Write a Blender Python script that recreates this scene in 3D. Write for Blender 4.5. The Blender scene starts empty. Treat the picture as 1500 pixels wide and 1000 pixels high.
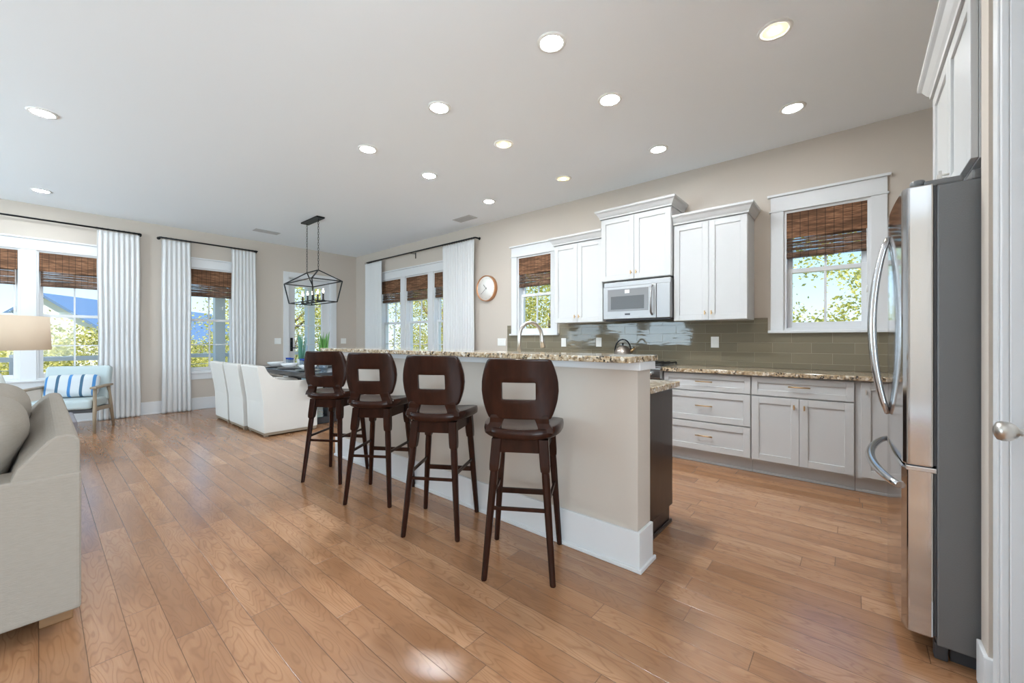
import bpy, bmesh, math, random
from mathutils import Matrix, Vector
R = math.radians
random.seed(7)
SC = bpy.context.scene
COL = SC.collection
EYE, CEIL, XB, YA = 1.19, 3.05, 4.64, 8.57

# ------------------------------------------------------------------ camera, world, sun, added fill lights, exposure
cd = bpy.data.cameras.new('camera')
cam = bpy.data.objects.new('camera', cd)
COL.objects.link(cam)
cam.location = (0, 0, EYE)
cam.rotation_euler = (R(90), 0, R(-49.6))
cd.sensor_width = 36
cd.lens = 590 / 1500 * 36
cd.shift_y = -2.5 / 1500
cd.clip_start = 0.02
SC.camera = cam

SC.view_settings.view_transform = 'Standard'
SC.view_settings.look = 'None'
SC.view_settings.gamma = 1
SC.view_settings.use_curve_mapping = False
SC.view_settings.exposure = 0.57
SC.cycles.use_denoising = True
SC.cycles.max_bounces = 10
SC.cycles.diffuse_bounces = 6
SC.cycles.transparent_max_bounces = 16
SC.cycles.sample_clamp_indirect = 6

w = bpy.data.worlds.new('sky')
SC.world = w
w.use_nodes = True
nt = w.node_tree
nt.nodes.clear()
o_ = nt.nodes.new('ShaderNodeOutputWorld')
bg = nt.nodes.new('ShaderNodeBackground')
tc = nt.nodes.new('ShaderNodeTexCoord')
sp = nt.nodes.new('ShaderNodeSeparateXYZ')
rp = nt.nodes.new('ShaderNodeValToRGB')
rp.color_ramp.elements[0].position = 0.0
rp.color_ramp.elements[0].color = (0.80, 0.92, 1.0, 1)
rp.color_ramp.elements[1].position = 0.45
rp.color_ramp.elements[1].color = (0.16, 0.44, 0.92, 1)
e = rp.color_ramp.elements.new(0.20)
e.color = (0.40, 0.72, 1.0, 1)
nt.links.new(tc.outputs['Generated'], sp.inputs[0])
nt.links.new(sp.outputs['Z'], rp.inputs[0])
nt.links.new(rp.outputs[0], bg.inputs['Color'])
bg.inputs['Strength'].default_value = 1.0
nt.links.new(bg.outputs[0], o_.inputs[0])

sd = bpy.data.lights.new('sun', 'SUN')
sd.energy = 6.5
sd.angle = R(0.6)
sd.color = (1.0, 0.95, 0.86)
sun = bpy.data.objects.new('sun', sd)
COL.objects.link(sun)
sun.rotation_euler = Vector((0.28, 0.45, -0.85)).to_track_quat('-Z', 'Y').to_euler()

def daylight(name, loc, direction, sx, sz, power, color=(0.93, 0.965, 1.0)):
    d = bpy.data.lights.new(name, 'AREA')
    d.shape = 'RECTANGLE'
    d.size, d.size_y = sx, sz
    d.energy = power
    d.color = color
    o = bpy.data.objects.new(name, d)
    COL.objects.link(o)
    o.location = loc
    o.rotation_euler = Vector(direction).to_track_quat('-Z', 'Z').to_euler()
    return o

XL, YBK, XC = -4.2, -3.5, 0.95
LEFT_WINDOWS = [(4.2, 5.4), (5.75, 6.9), (7.2, 8.2)]     # unseen left wall; upward-tilted area lights added here as room fill
for (a, b), power in zip(LEFT_WINDOWS, (80, 72, 44)):
    daylight('window_daylight', (XL - 0.02, (a + b) / 2, 1.5), (1, 0, 0.8), b - a, 1.75, power, (0.66, 0.86, 1.0))
BACK_OPENINGS = [(-4.0, -2.5), (-2.3, -0.85), (-0.65, 0.82)]                        # openings made up behind the camera to hold more added fill lights
for a, b in BACK_OPENINGS:
    daylight('window_daylight', ((a + b) / 2, YBK - 0.02, 1.4), (0, 1, 1.0), b - a, 2.2, 112, (0.76, 0.90, 1.0))

# ------------------------------------------------------------------ materials
def mat(name, base=(0.8, 0.8, 0.8), rough=0.5, metal=0.0, spec=0.5, coat=0.0, emit=None, emit_s=0.0, trans=0.0, coat_rough=0.05):
    m = bpy.data.materials.new(name)
    m.use_nodes = True
    p = m.node_tree.nodes['Principled BSDF']
    p.inputs['Base Color'].default_value = (*base, 1)
    p.inputs['Roughness'].default_value = rough
    p.inputs['Metallic'].default_value = metal
    p.inputs['Specular IOR Level'].default_value = spec
    p.inputs['Coat Weight'].default_value = coat
    p.inputs['Coat Roughness'].default_value = coat_rough
    if emit:
        p.inputs['Emission Color'].default_value = (*emit, 1)
        p.inputs['Emission Strength'].default_value = emit_s
    if trans:
        p.inputs['Transmission Weight'].default_value = trans
    return m

class NG:
    """small node-graph helper on a material"""
    def __init__(s, m):
        s.m = m; s.t = m.node_tree; s.p = s.t.nodes['Principled BSDF']
    def n(s, typ, **kw):
        nd = s.t.nodes.new(typ)
        for k, v in kw.items():
            setattr(nd, k, v)
        return nd
    def l(s, a, b):
        s.t.links.new(a, b)
    def inp(s, nd, key, v):
        if hasattr(v, 'is_output') or isinstance(v, bpy.types.NodeSocket):
            s.l(v, nd.inputs[key])
        else:
            nd.inputs[key].default_value = v
    def math(s, op, a, b=None):
        nd = s.n('ShaderNodeMath', operation=op)
        s.inp(nd, 0, a)
        if b is not None:
            s.inp(nd, 1, b)
        return nd.outputs[0]
    def coord(s, kind='Object'):
        return s.n('ShaderNodeTexCoord').outputs[kind]
    def sep(s, v):
        nd = s.n('ShaderNodeSeparateXYZ'); s.l(v, nd.inputs[0]); return nd.outputs
    def comb(s, x, y, z):
        nd = s.n('ShaderNodeCombineXYZ')
        for i, v in enumerate((x, y, z)):
            s.inp(nd, i, v)
        return nd.outputs[0]
    def mapping(s, v, scale=(1, 1, 1), loc=(0, 0, 0)):
        nd = s.n('ShaderNodeMapping'); s.l(v, nd.inputs[0])
        nd.inputs['Scale'].default_value = scale
        nd.inputs['Location'].default_value = loc
        return nd.outputs[0]
    def noise(s, v, scale, detail=3, rough=0.55, dist=0.0):
        nd = s.n('ShaderNodeTexNoise'); s.l(v, nd.inputs['Vector'])
        nd.inputs['Scale'].default_value = scale
        nd.inputs['Detail'].default_value = detail
        nd.inputs['Roughness'].default_value = rough
        nd.inputs['Distortion'].default_value = dist
        return nd.outputs['Fac']
    def ramp(s, f, stops, interp='LINEAR'):
        nd = s.n('ShaderNodeValToRGB'); s.l(f, nd.inputs[0])
        cr = nd.color_ramp; cr.interpolation = interp
        while len(cr.elements) < len(stops):
            cr.elements.new(0.5)
        for e_, (pos, c) in zip(cr.elements, stops):
            e_.position = pos
            e_.color = (*c, 1) if len(c) == 3 else c
        return nd.outputs[0]
    def mix(s, f, a, b, blend='MIX'):
        nd = s.n('ShaderNodeMix', data_type='RGBA', blend_type=blend)
        s.inp(nd, 0, f)
        for k, v in ((6, a), (7, b)):
            s.inp(nd, k, v if not isinstance(v, tuple) or len(v) == 4 else (*v, 1))
        return nd.outputs[2]
    def bump(s, h, strength=0.2, dist=0.01):
        nd = s.n('ShaderNodeBump')
        nd.inputs['Strength'].default_value = strength
        nd.inputs['Distance'].default_value = dist
        s.l(h, nd.inputs['Height']); s.l(nd.outputs[0], s.p.inputs['Normal'])
    def base(s, c):
        s.l(c, s.p.inputs['Base Color'])
    def rough(s, c):
        s.l(c, s.p.inputs['Roughness'])

def g(v):
    return (v, v, v)

def paint(name, c, rough=0.55, amt=0.012):
    m = mat(name, c, rough, spec=0.35)
    k = NG(m)
    k.bump(k.noise(k.coord(), 180, 2), amt, 0.01)
    return m

M = {}
M['wall'] = paint('beige wall paint', (0.56, 0.50, 0.44), 0.7)
M['ceiling'] = paint('ceiling paint', (0.88, 0.925, 0.97), 0.8)
M['white'] = paint('white trim paint', (0.71, 0.72, 0.735), 0.35)
M['cabinet'] = paint('white cabinet lacquer', (0.575, 0.58, 0.585), 0.32)
M['steel'] = mat('stainless steel', (0.66, 0.66, 0.67), 0.24, 1.0)
k = NG(M['steel']); k.rough(k.ramp(k.noise(k.mapping(k.coord(), (3, 3, 160)), 1.0, 2), [(0.3, g(0.17)), (0.75, g(0.30))]))
M['polished_steel'] = mat('polished steel', (0.58, 0.58, 0.59), 0.10, 1.0)
M['handle_steel'] = mat('satin handle steel', (0.62, 0.62, 0.63), 0.2, 1.0)
M['appliance_steel'] = mat('brushed appliance steel', (0.40, 0.40, 0.405), 0.48, 1.0)
M['nickel'] = mat('brushed nickel', (0.62, 0.59, 0.55), 0.28, 1.0)
M['brass'] = mat('champagne bronze', (0.66, 0.45, 0.24), 0.32, 1.0)
M['fridge_side'] = mat('grey textured fridge side', (0.17, 0.175, 0.18), 0.36, 0.25)
k = NG(M['fridge_side']); k.bump(k.noise(k.coord(), 260, 3), 0.25, 0.004)
M['gasket'] = mat('grey gasket', (0.05, 0.05, 0.055), 0.5)
M['black_metal'] = mat('black metal', (0.012, 0.013, 0.015), 0.42, 0.6)
M['black_glass'] = mat('smoked glass', (0.20, 0.20, 0.205), 0.22, 0.0, 0.5)
M['dark_grille'] = mat('dark oven window', (0.075, 0.075, 0.078), 0.3)
M['badge'] = mat('dark badge', (0.04, 0.04, 0.045), 0.4)
M['sticker'] = mat('pale sticker', (0.78, 0.78, 0.76), 0.5)
M['plastic'] = mat('white plastic', (0.82, 0.82, 0.80), 0.35)
M['plastic_slot'] = mat('plate slot', (0.45, 0.45, 0.44), 0.5)
M['cream_fabric'] = mat('cream fabric', (0.66, 0.63, 0.58), 0.9, spec=0.15)
k = NG(M['cream_fabric']); k.bump(k.noise(k.coord(), 320, 2), 0.25, 0.004)
M['white_fabric'] = mat('off white linen', (0.63, 0.61, 0.575), 0.9, spec=0.15)
k = NG(M['white_fabric']); k.bump(k.noise(k.coord(), 320, 2), 0.22, 0.004)
M['sofa'] = mat('oatmeal sofa linen', (0.60, 0.545, 0.48), 0.92, spec=0.12)
k = NG(M['sofa']); v = k.coord()
k.base(k.mix(k.noise(k.mapping(v, (30, 30, 260)), 1.0, 2), (0.25, 0.218, 0.183), (0.31, 0.275, 0.236)))
k.bump(k.noise(k.mapping(v, (60, 60, 300)), 1.0, 2), 0.2, 0.004)
M['pale_blue_fabric'] = mat('pale blue upholstery', (0.47, 0.54, 0.55), 0.9, spec=0.15)
M['grey_fabric'] = mat('grey fabric', (0.23, 0.22, 0.24), 0.9, spec=0.15)
M['grey_oak'] = mat('weathered oak', (0.30, 0.23, 0.16), 0.5)
k = NG(M['grey_oak']); k.base(k.mix(k.noise(k.mapping(k.coord(), (30, 30, 4)), 1, 3), (0.24, 0.18, 0.12), (0.38, 0.30, 0.21)))
M['oak'] = mat('oak leg', (0.22, 0.115, 0.05), 0.45)
M['tan_base'] = mat('plinth wood', (0.28, 0.22, 0.16), 0.5)
M['lamp_shade'] = mat('linen lamp shade', (0.56, 0.47, 0.37), 0.9, emit=(1.0, 0.74, 0.5), emit_s=0.10)
M['lamp_bulb'] = mat('soft lamp bulb', (1, 1, 1), 0.3, emit=(1.0, 0.80, 0.58), emit_s=2)
M['ceramic'] = mat('pale ceramic', (0.62, 0.68, 0.68), 0.25)
M['china'] = mat('white china', (0.74, 0.76, 0.78), 0.18)
M['charger'] = mat('grey charger', (0.34, 0.33, 0.33), 0.4)
M['blue_rim'] = mat('cobalt blue glass', (0.01, 0.05, 0.30), 0.15)
M['pot'] = mat('grey pot', (0.55, 0.56, 0.56), 0.4)
M['leaf_green'] = mat('leaf green', (0.10, 0.27, 0.05), 0.45)
M['leaf_blue'] = mat('blue green leaf', (0.10, 0.28, 0.20), 0.45)
M['table_dark'] = mat('charcoal table wood', (0.045, 0.05, 0.06), 0.16, coat=0.3)
M['copper'] = mat('copper clock rim', (0.60, 0.30, 0.15), 0.35, 0.6)
M['clock_face'] = mat('cream clock face', (0.82, 0.81, 0.78), 0.5)
M['kettle'] = mat('gunmetal kettle', (0.30, 0.26, 0.23), 0.35, 0.85)
M['lens'] = mat('lit lamp lens', (1, 1, 1), 0.4, emit=(0.88, 0.95, 1.0), emit_s=250)
M['lens_dim'] = mat('dimmed lamp lens', (1, 1, 1), 0.4, emit=(0.90, 0.96, 1.0), emit_s=46)
M['lens_core_dim'] = mat('dimmed warm lamp core', (1, 1, 1), 0.4, emit=(1.0, 0.93, 0.78), emit_s=80)
M['lens_aisle'] = mat('aisle lamp lens', (1, 1, 1), 0.4, emit=(0.88, 0.95, 1.0), emit_s=580)
M['lens_warm'] = mat('warm lamp lens', (0.9, 0.85, 0.6), 0.4, emit=(1.0, 0.86, 0.40), emit_s=0.85)
M['lens_bright_core'] = mat('warm lamp core', (1, 1, 1), 0.4, emit=(1.0, 0.93, 0.78), emit_s=480.0)
M['bulb'] = mat('flame bulb', (1, 1, 1), 0.3, emit=(1.0, 0.86, 0.65), emit_s=20)
M['candle'] = mat('candle sleeve', (0.03, 0.03, 0.035), 0.5)
M['vent'] = mat('vent grille', (0.52, 0.52, 0.52), 0.5)
M['vent_gap'] = mat('vent gap', (0.13, 0.13, 0.13), 0.7)
M['cord'] = mat('white cord', (0.75, 0.75, 0.73), 0.5)
M['porch_paint'] = mat('white porch paint', (0.78, 0.80, 0.84), 0.5)
M['deck'] = mat('porch deck boards', (0.42, 0.42, 0.43), 0.6)
M['bark'] = mat('tree bark', (0.17, 0.12, 0.08), 0.85)
M['siding'] = mat('cream siding', (0.74, 0.70, 0.66), 0.6)
k = NG(M['siding']); zz = k.sep(k.coord())[2]
k.bump(k.math('FRACT', k.math('MULTIPLY', zz, 7.0)), 0.5, 0.03)
M['roof'] = mat('blue metal roof', (0.105, 0.165, 0.27), 0.45)
M['blade_black'] = mat('cast iron', (0.015, 0.015, 0.016), 0.5)
M['exterior_glass'] = mat('house window glass', (0.10, 0.14, 0.2), 0.1)

def dark_wood(name, c1, c2, rough, coat):
    m = mat(name, c1, rough, spec=0.16, coat=coat, coat_rough=0.05)
    k = NG(m)
    f = k.noise(k.mapping(k.coord(), (24, 24, 5)), 1.0, 4, 0.6, 0.4)
    k.base(k.mix(f, c1, c2))
    return m
M['espresso'] = dark_wood('espresso stained wood', (0.006, 0.0028, 0.0022), (0.042, 0.0135, 0.0075), 0.22, 0.10)
M['espresso_cab'] = dark_wood('espresso cabinet panel', (0.022, 0.014, 0.011), (0.050, 0.030, 0.023), 0.30, 0.3)

# woven wood shade
def woven(name, c1, c2, c3, gaps=0.0):
    m = mat(name, c1, 0.75, spec=0.2)
    k = NG(m); v = k.coord(); x, y, z = k.sep(v)
    fine = k.noise(k.mapping(v, (9, 1, 150)), 1.0, 2, 0.6)
    band = k.noise(k.mapping(v, (3, 1, 26)), 1.0, 3, 0.6)
    c = k.ramp(fine, [(0.30, c1), (0.52, c2), (0.75, c3)])
    c = k.mix(k.ramp(band, [(0.44, g(0)), (0.56, g(0.75))]), c, tuple(q * 0.35 for q in c2))
    thread = k.math('LESS_THAN', k.math('FRACT', k.math('MULTIPLY', x, 16.0)), 0.10)
    c = k.mix(k.math('MULTIPLY', thread, 0.6), c, (0.03, 0.02, 0.015))
    k.base(c)
    k.bump(k.noise(k.mapping(v, (4, 1, 170)), 1.0, 1), 0.5, 0.006)
    if gaps:      # open weave: light and view pass between the reeds
        gp = k.ramp(k.noise(k.mapping(v, (2, 1, 120)), 1.0, 1), [(0.54, g(0)), (0.60, g(gaps))])
        tp = k.n('ShaderNodeBsdfTransparent'); ms = k.n('ShaderNodeMixShader')
        k.l(gp, ms.inputs[0]); k.l(k.p.outputs[0], ms.inputs[1]); k.l(tp.outputs[0], ms.inputs[2]); k.l(ms.outputs[0], k.t.nodes['Material Output'].inputs[0])
    return m
M['woven'] = woven('woven wood', (0.085, 0.040, 0.022), (0.25, 0.125, 0.068), (0.42, 0.235, 0.135))
M['woven_dark'] = woven('woven wood lower fold', (0.08, 0.045, 0.030), (0.20, 0.115, 0.075), (0.36, 0.23, 0.16), 0.7)

# granite
m = mat('speckled granite', (0.5, 0.4, 0.3), 0.08, coat=0.25)
k = NG(m); v = k.coord()
c = k.ramp(k.noise(v, 34, 5, 0.7), [(0.36, (0.16, 0.09, 0.045)), (0.47, (0.43, 0.31, 0.185)), (0.58, (0.58, 0.475, 0.345)), (0.72, (0.45, 0.41, 0.37))])
vo = k.n('ShaderNodeTexVoronoi'); k.l(v, vo.inputs['Vector']); vo.inputs['Scale'].default_value = 90
spk = k.ramp(k.sep(vo.outputs['Color'])[0], [(0.74, g(0)), (0.76, g(1))])
big = k.ramp(k.noise(v, 13, 3), [(0.42, g(0.2)), (0.6, g(1))])
c = k.mix(k.math('MULTIPLY', spk, big), c, (0.025, 0.02, 0.018))
vo2 = k.n('ShaderNodeTexVoronoi'); k.l(v, vo2.inputs['Vector']); vo2.inputs['Scale'].default_value = 60
c = k.mix(k.ramp(k.sep(vo2.outputs['Color'])[1], [(0.86, g(0)), (0.88, g(0.8))]), c, (0.80, 0.75, 0.66))
k.base(c)
M['granite'] = m

# glass tile backsplash  (object x, z)
m = mat('glossy glass tile', (0.2, 0.18, 0.13), 0.05, spec=0.27, coat=0.0)
k = NG(m); x, y, z = k.sep(k.coord())
br = k.n('ShaderNodeTexBrick')
br.offset = 0.5
k.l(k.comb(x, z, 0.0), br.inputs['Vector'])
br.inputs['Scale'].default_value = 1.0
br.inputs['Brick Width'].default_value = 0.305
br.inputs['Row Height'].default_value = 0.0968
br.inputs['Mortar Size'].default_value = 0.0022
br.inputs['Mortar Smooth'].default_value = 0.3
br.inputs['Color1'].default_value = (0.215, 0.185, 0.130, 1)
br.inputs['Color2'].default_value = (0.175, 0.155, 0.110, 1)
br.inputs['Mortar'].default_value = (0.30, 0.27, 0.21, 1)
k.base(br.outputs['Color'])
h = k.math('MULTIPLY', br.outputs['Fac'], -1.0)
h2 = k.math('ADD', h, k.math('MULTIPLY', k.noise(k.mapping(k.coord(), (6, 1, 18)), 1.0, 1), 0.35))
k.bump(h2, 0.65, 0.004)
M['tile'] = m

# oak plank floor, boards along world y
m = mat('oak plank floor', (0.3, 0.17, 0.1), 0.25, spec=0.8)
k = NG(m); x, y, z = k.sep(k.coord())
W = 0.118
row = k.math('FLOOR', k.math('DIVIDE', x, W))
wn = k.n('ShaderNodeTexWhiteNoise', noise_dimensions='1D'); k.l(row, wn.inputs['W'])
yy = k.math('ADD', y, k.math('MULTIPLY', wn.outputs['Value'], 9.0))
LEN = 1.15
seg = k.math('FLOOR', k.math('DIVIDE', yy, LEN))
wn2 = k.n('ShaderNodeTexWhiteNoise', noise_dimensions='2D'); k.l(k.comb(row, seg, 0.0), wn2.inputs['Vector'])
rnd, rnd3 = wn2.outputs['Value'], wn2.outputs['Color']
r1, r2, r3 = k.sep(rnd3)
gx = k.math('ADD', x, k.math('MULTIPLY', r1, 37.0))
gy = k.math('ADD', y, k.math('MULTIPLY', r2, 53.0))
gv = k.comb(gx, gy, 0.0)
warp = k.noise(k.mapping(gv, (9, 1.6, 1)), 1.0, 2, 0.5)
rings = k.math('FRACT', k.math('MULTIPLY', warp, 19.0))
rings = k.math('ABSOLUTE', k.math('SUBTRACT', rings, 0.5))
fib = k.noise(k.mapping(gv, (120, 5, 1)), 1.0, 3, 0.65)
blot = k.noise(k.mapping(gv, (7, 1.1, 1)), 1.0, 3, 0.6)
c = k.ramp(rnd, [(0.0, (0.335, 0.172, 0.087)), (0.35, (0.40, 0.208, 0.106)), (0.7, (0.445, 0.238, 0.125)), (1.0, (0.52, 0.295, 0.165))])
c = k.mix(k.ramp(blot, [(0.32, g(0.75)), (0.66, g(0))]), c, (0.235, 0.108, 0.050))
c = k.mix(k.math('MULTIPLY', k.ramp(rings, [(0.02, g(1)), (0.20, g(0))]), 0.50), c, (0.22, 0.105, 0.05))
c = k.mix(k.ramp(fib, [(0.3, g(0.35)), (0.6, g(0))]), c, (0.28, 0.135, 0.065))
fx = k.math('FRACT', k.math('DIVIDE', x, W)); fy = k.math('FRACT', k.math('DIVIDE', yy, LEN))
ex = k.math('MINIMUM', fx, k.math('SUBTRACT', 1.0, fx))
ey = k.math('MINIMUM', fy, k.math('SUBTRACT', 1.0, fy))
edge = k.math('MINIMUM', k.math('MULTIPLY', ex, W), k.math('MULTIPLY', ey, LEN))
seam = k.ramp(k.math('MULTIPLY', edge, 100.0), [(0.06, g(1)), (0.17, g(0))])
c = k.mix(k.math('MULTIPLY', seam, 0.7), c, (0.05, 0.025, 0.014))
k.base(c)
k.rough(k.math('ADD', k.math('MULTIPLY', blot, 0.16), k.math('ADD', 0.12, k.math('MULTIPLY', rings, 0.03))))
hh = k.math('ADD', k.math('MULTIPLY', seam, -1.0), k.math('ADD', k.math('MULTIPLY', rings, 0.10), k.math('MULTIPLY', r3, 0.3)))
k.bump(hh, 0.28, 0.004)
M['floor'] = m

# sheer curtain cloth
m = mat('white curtain cloth', (0.83, 0.83, 0.83), 0.85, spec=0.15)
k = NG(m)
tr = k.n('ShaderNodeBsdfTranslucent'); tr.inputs[0].default_value = (0.84, 0.86, 0.88, 1)
ms = k.n('ShaderNodeMixShader'); ms.inputs[0].default_value = 0.22
out = k.t.nodes['Material Output']
k.l(k.p.outputs[0], ms.inputs[1]); k.l(tr.outputs[0], ms.inputs[2]); k.l(ms.outputs[0], out.inputs[0])
M['curtain'] = m

# clear glass (thin)
def clear_glass(name, tint=(1, 1, 1), refl=0.06):
    m = bpy.data.materials.new(name); m.use_nodes = True
    t = m.node_tree; t.nodes.clear()
    o = t.nodes.new('ShaderNodeOutputMaterial'); mx = t.nodes.new('ShaderNodeMixShader')
    a = t.nodes.new('ShaderNodeBsdfTransparent'); b = t.nodes.new('ShaderNodeBsdfGlossy')
    a.inputs[0].default_value = (*tint, 1); b.inputs['Roughness'].default_value = 0.02
    mx.inputs[0].default_value = refl
    t.links.new(a.outputs[0], mx.inputs[1]); t.links.new(b.outputs[0], mx.inputs[2]); t.links.new(mx.outputs[0], o.inputs[0])
    return m
M['glass'] = clear_glass('window glass', (0.97, 0.99, 1.0), 0.010)
M['tumbler'] = clear_glass('drinking glass', (0.86, 0.92, 0.97), 0.16)

# foliage
def leafy(name, stops):
    m = mat(name, (0.3, 0.3, 0.1), 0.6, spec=0.25)
    k = NG(m)
    c = k.ramp(k.noise(k.coord(), 5.5, 4, 0.8), stops)
    k.base(c)
    tr = k.n('ShaderNodeBsdfTranslucent'); k.l(c, tr.inputs[0])
    ms = k.n('ShaderNodeMixShader'); ms.inputs[0].default_value = 0.45
    k.l(k.p.outputs[0], ms.inputs[1]); k.l(tr.outputs[0], ms.inputs[2]); k.l(ms.outputs[0], k.t.nodes['Material Output'].inputs[0])
    return m
M['leaf_autumn'] = leafy('autumn leaves', [(0.30, (0.10, 0.12, 0.03)), (0.43, (0.34, 0.36, 0.08)), (0.55, (0.62, 0.55, 0.13)), (0.68, (0.82, 0.72, 0.42))])
M['leaf_olive'] = leafy('olive leaves', [(0.32, (0.12, 0.14, 0.04)), (0.44, (0.36, 0.36, 0.09)), (0.56, (0.66, 0.58, 0.17)), (0.68, (0.80, 0.74, 0.48))])
M['ground'] = mat('meadow ground', (0.24, 0.24, 0.09), 0.9)
# striped cushion: stripes across local x
m = mat('blue striped cotton', (0.75, 0.76, 0.76), 0.9, spec=0.15)
k = NG(m); x, y, z = k.sep(k.coord())
u = k.math('ADD', k.math('MULTIPLY', x, 8.6), 50.05)
fr = k.math('FRACT', u)
band = k.math('LESS_THAN', fr, 0.26)
odd = k.math('GREATER_THAN', k.math('FRACT', k.math('MULTIPLY', k.math('FLOOR', u), 0.5)), 0.25)
sc_ = k.mix(odd, (0.075, 0.22, 0.46), (0.065, 0.13, 0.20))
k.base(k.mix(band, (0.55, 0.58, 0.60), sc_))
M['stripe'] = m

# ------------------------------------------------------------------ mesh helpers
class MB:
    def __init__(s, xf=None):
        s.bm = bmesh.new(); s.xf = xf or Matrix.Identity(4)
    def _add(s, tmp, smooth=False):
        tmp.transform(s.xf)
        vm = {}
        for v in tmp.verts:
            vm[v] = s.bm.verts.new(v.co)
        for f in tmp.faces:
            try:
                nf = s.bm.faces.new([vm[v] for v in f.verts]); nf.smooth = smooth or f.smooth
            except ValueError:
                pass
        tmp.free()
        return s
    def box(s, x0, y0, z0, x1, y1, z1, bev=0.0, seg=2, rot=None):
        t = bmesh.new()
        bmesh.ops.create_cube(t, size=1)
        cx, cy, cz = (x0 + x1) / 2, (y0 + y1) / 2, (z0 + z1) / 2
        bmesh.ops.scale(t, vec=(abs(x1 - x0), abs(y1 - y0), abs(z1 - z0)), verts=t.verts)
        if bev > 0:
            bev = min(bev, 0.45 * min(abs(x1 - x0), abs(y1 - y0), abs(z1 - z0)))
            bmesh.ops.bevel(t, geom=t.edges[:], offset=bev, segments=seg, profile=0.6, affect='EDGES')
        mt = Matrix.Translation((cx, cy, cz))
        if rot is not None:
            mt = mt @ rot
        t.transform(mt)
        return s._add(t)
    def rings(s, rings, close=True, cap0=True, cap1=True, smooth=True):
        """bridge successive rings of equal length"""
        t = bmesh.new()
        vs = [[t.verts.new(p) for p in r] for r in rings]
        n = len(rings[0])
        for a, b in zip(vs, vs[1:]):
            for i in range(n if close else n - 1):
                j = (i + 1) % n
                try:
                    t.faces.new((a[i], a[j], b[j], b[i])).smooth = smooth
                except ValueError:
                    pass
        if cap0:
            t.faces.new(vs[0][::-1])
        if cap1:
            t.faces.new(vs[-1])
        bmesh.ops.recalc_face_normals(t, faces=t.faces[:])
        return s._add(t)
    def tube(s, pts, r, n=10, closed=False, smooth=True):
        pts = [Vector(p) for p in pts]
        rs = r if isinstance(r, (list, tuple)) else [r] * len(pts)
        rings = []
        prev = None
        m = len(pts)
        for i, p in enumerate(pts):
            if closed:
                d = pts[(i + 1) % m] - pts[i - 1]
            else:
                d = pts[min(i + 1, m - 1)] - pts[max(i - 1, 0)]
            d.normalize()
            if prev is None:
                up = Vector((0, 0, 1)) if abs(d.z) < 0.9 else Vector((1, 0, 0))
                a = d.cross(up).normalized()
            else:
                a = (prev - d * prev.dot(d)).normalized()
            prev = a
            b = d.cross(a)
            rings.append([p + (a * math.cos(2 * math.pi * q / n) + b * math.sin(2 * math.pi * q / n)) * rs[i] for q in range(n)])
        if closed:
            rings.append(rings[0])
            return s.rings(rings, True, False, False, smooth)
        return s.rings(rings, True, True, True, smooth)
    def bar(s, a, b, wx, wz=None, bev=0.0, up=(0, 0, 1)):
        """square bar from a to b"""
        a, b = Vector(a), Vector(b)
        d = b - a; L = d.length; d.normalize()
        u_ = Vector(up)
        if abs(d.dot(u_)) > 0.99:
            u_ = Vector((1, 0, 0))
        xx = u_.cross(d).normalized(); yy_ = d.cross(xx)
        rot = Matrix((xx, yy_, d)).transposed().to_4x4()
        old = s.xf
        s.xf = old @ Matrix.Translation((a + b) / 2) @ rot
        s.box(-wx / 2, -(wz or wx) / 2, -L / 2, wx / 2, (wz or wx) / 2, L / 2, bev)
        s.xf = old
        return s
    def lathe(s, prof, c=(0, 0, 0), n=24, axis='z', smooth=True):
        """prof: (r, h) pairs"""
        rings = []
        for r, h in prof:
            ring = []
            for q in range(n):
                a = 2 * math.pi * q / n
                x, y, z = max(r, 1e-4) * math.cos(a), max(r, 1e-4) * math.sin(a), h
                if axis == 'y':
                    x, y, z = x, h, y
                elif axis == 'x':
                    x, y, z = h, x, y
                ring.append((c[0] + x, c[1] + y, c[2] + z))
            rings.append(ring)
        return s.rings(rings, True, True, True, smooth)
    def prism(s, poly, a, b, axis='y', bev=0.0, smooth=False):
        """polygon in the plane across axis, extruded from a to b. axis x: poly=(y,z); y: (x,z); z: (x,y)"""
        def P(p, h):
            return {'x': (h, p[0], p[1]), 'y': (p[0], h, p[1]), 'z': (p[0], p[1], h)}[axis]
        t = bmesh.new()
        A = [t.verts.new(P(p, a)) for p in poly]; B = [t.verts.new(P(p, b)) for p in poly]
        n = len(poly)
        for i in range(n):
            j = (i + 1) % n
            f = t.faces.new((A[i], A[j], B[j], B[i])); f.smooth = smooth
        t.faces.new(A[::-1]); t.faces.new(B)
        bmesh.ops.recalc_face_normals(t, faces=t.faces[:])
        if bev:
            bmesh.ops.bevel(t, geom=t.edges[:], offset=bev, segments=2, profile=0.6, affect='EDGES')
        return s._add(t)
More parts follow.
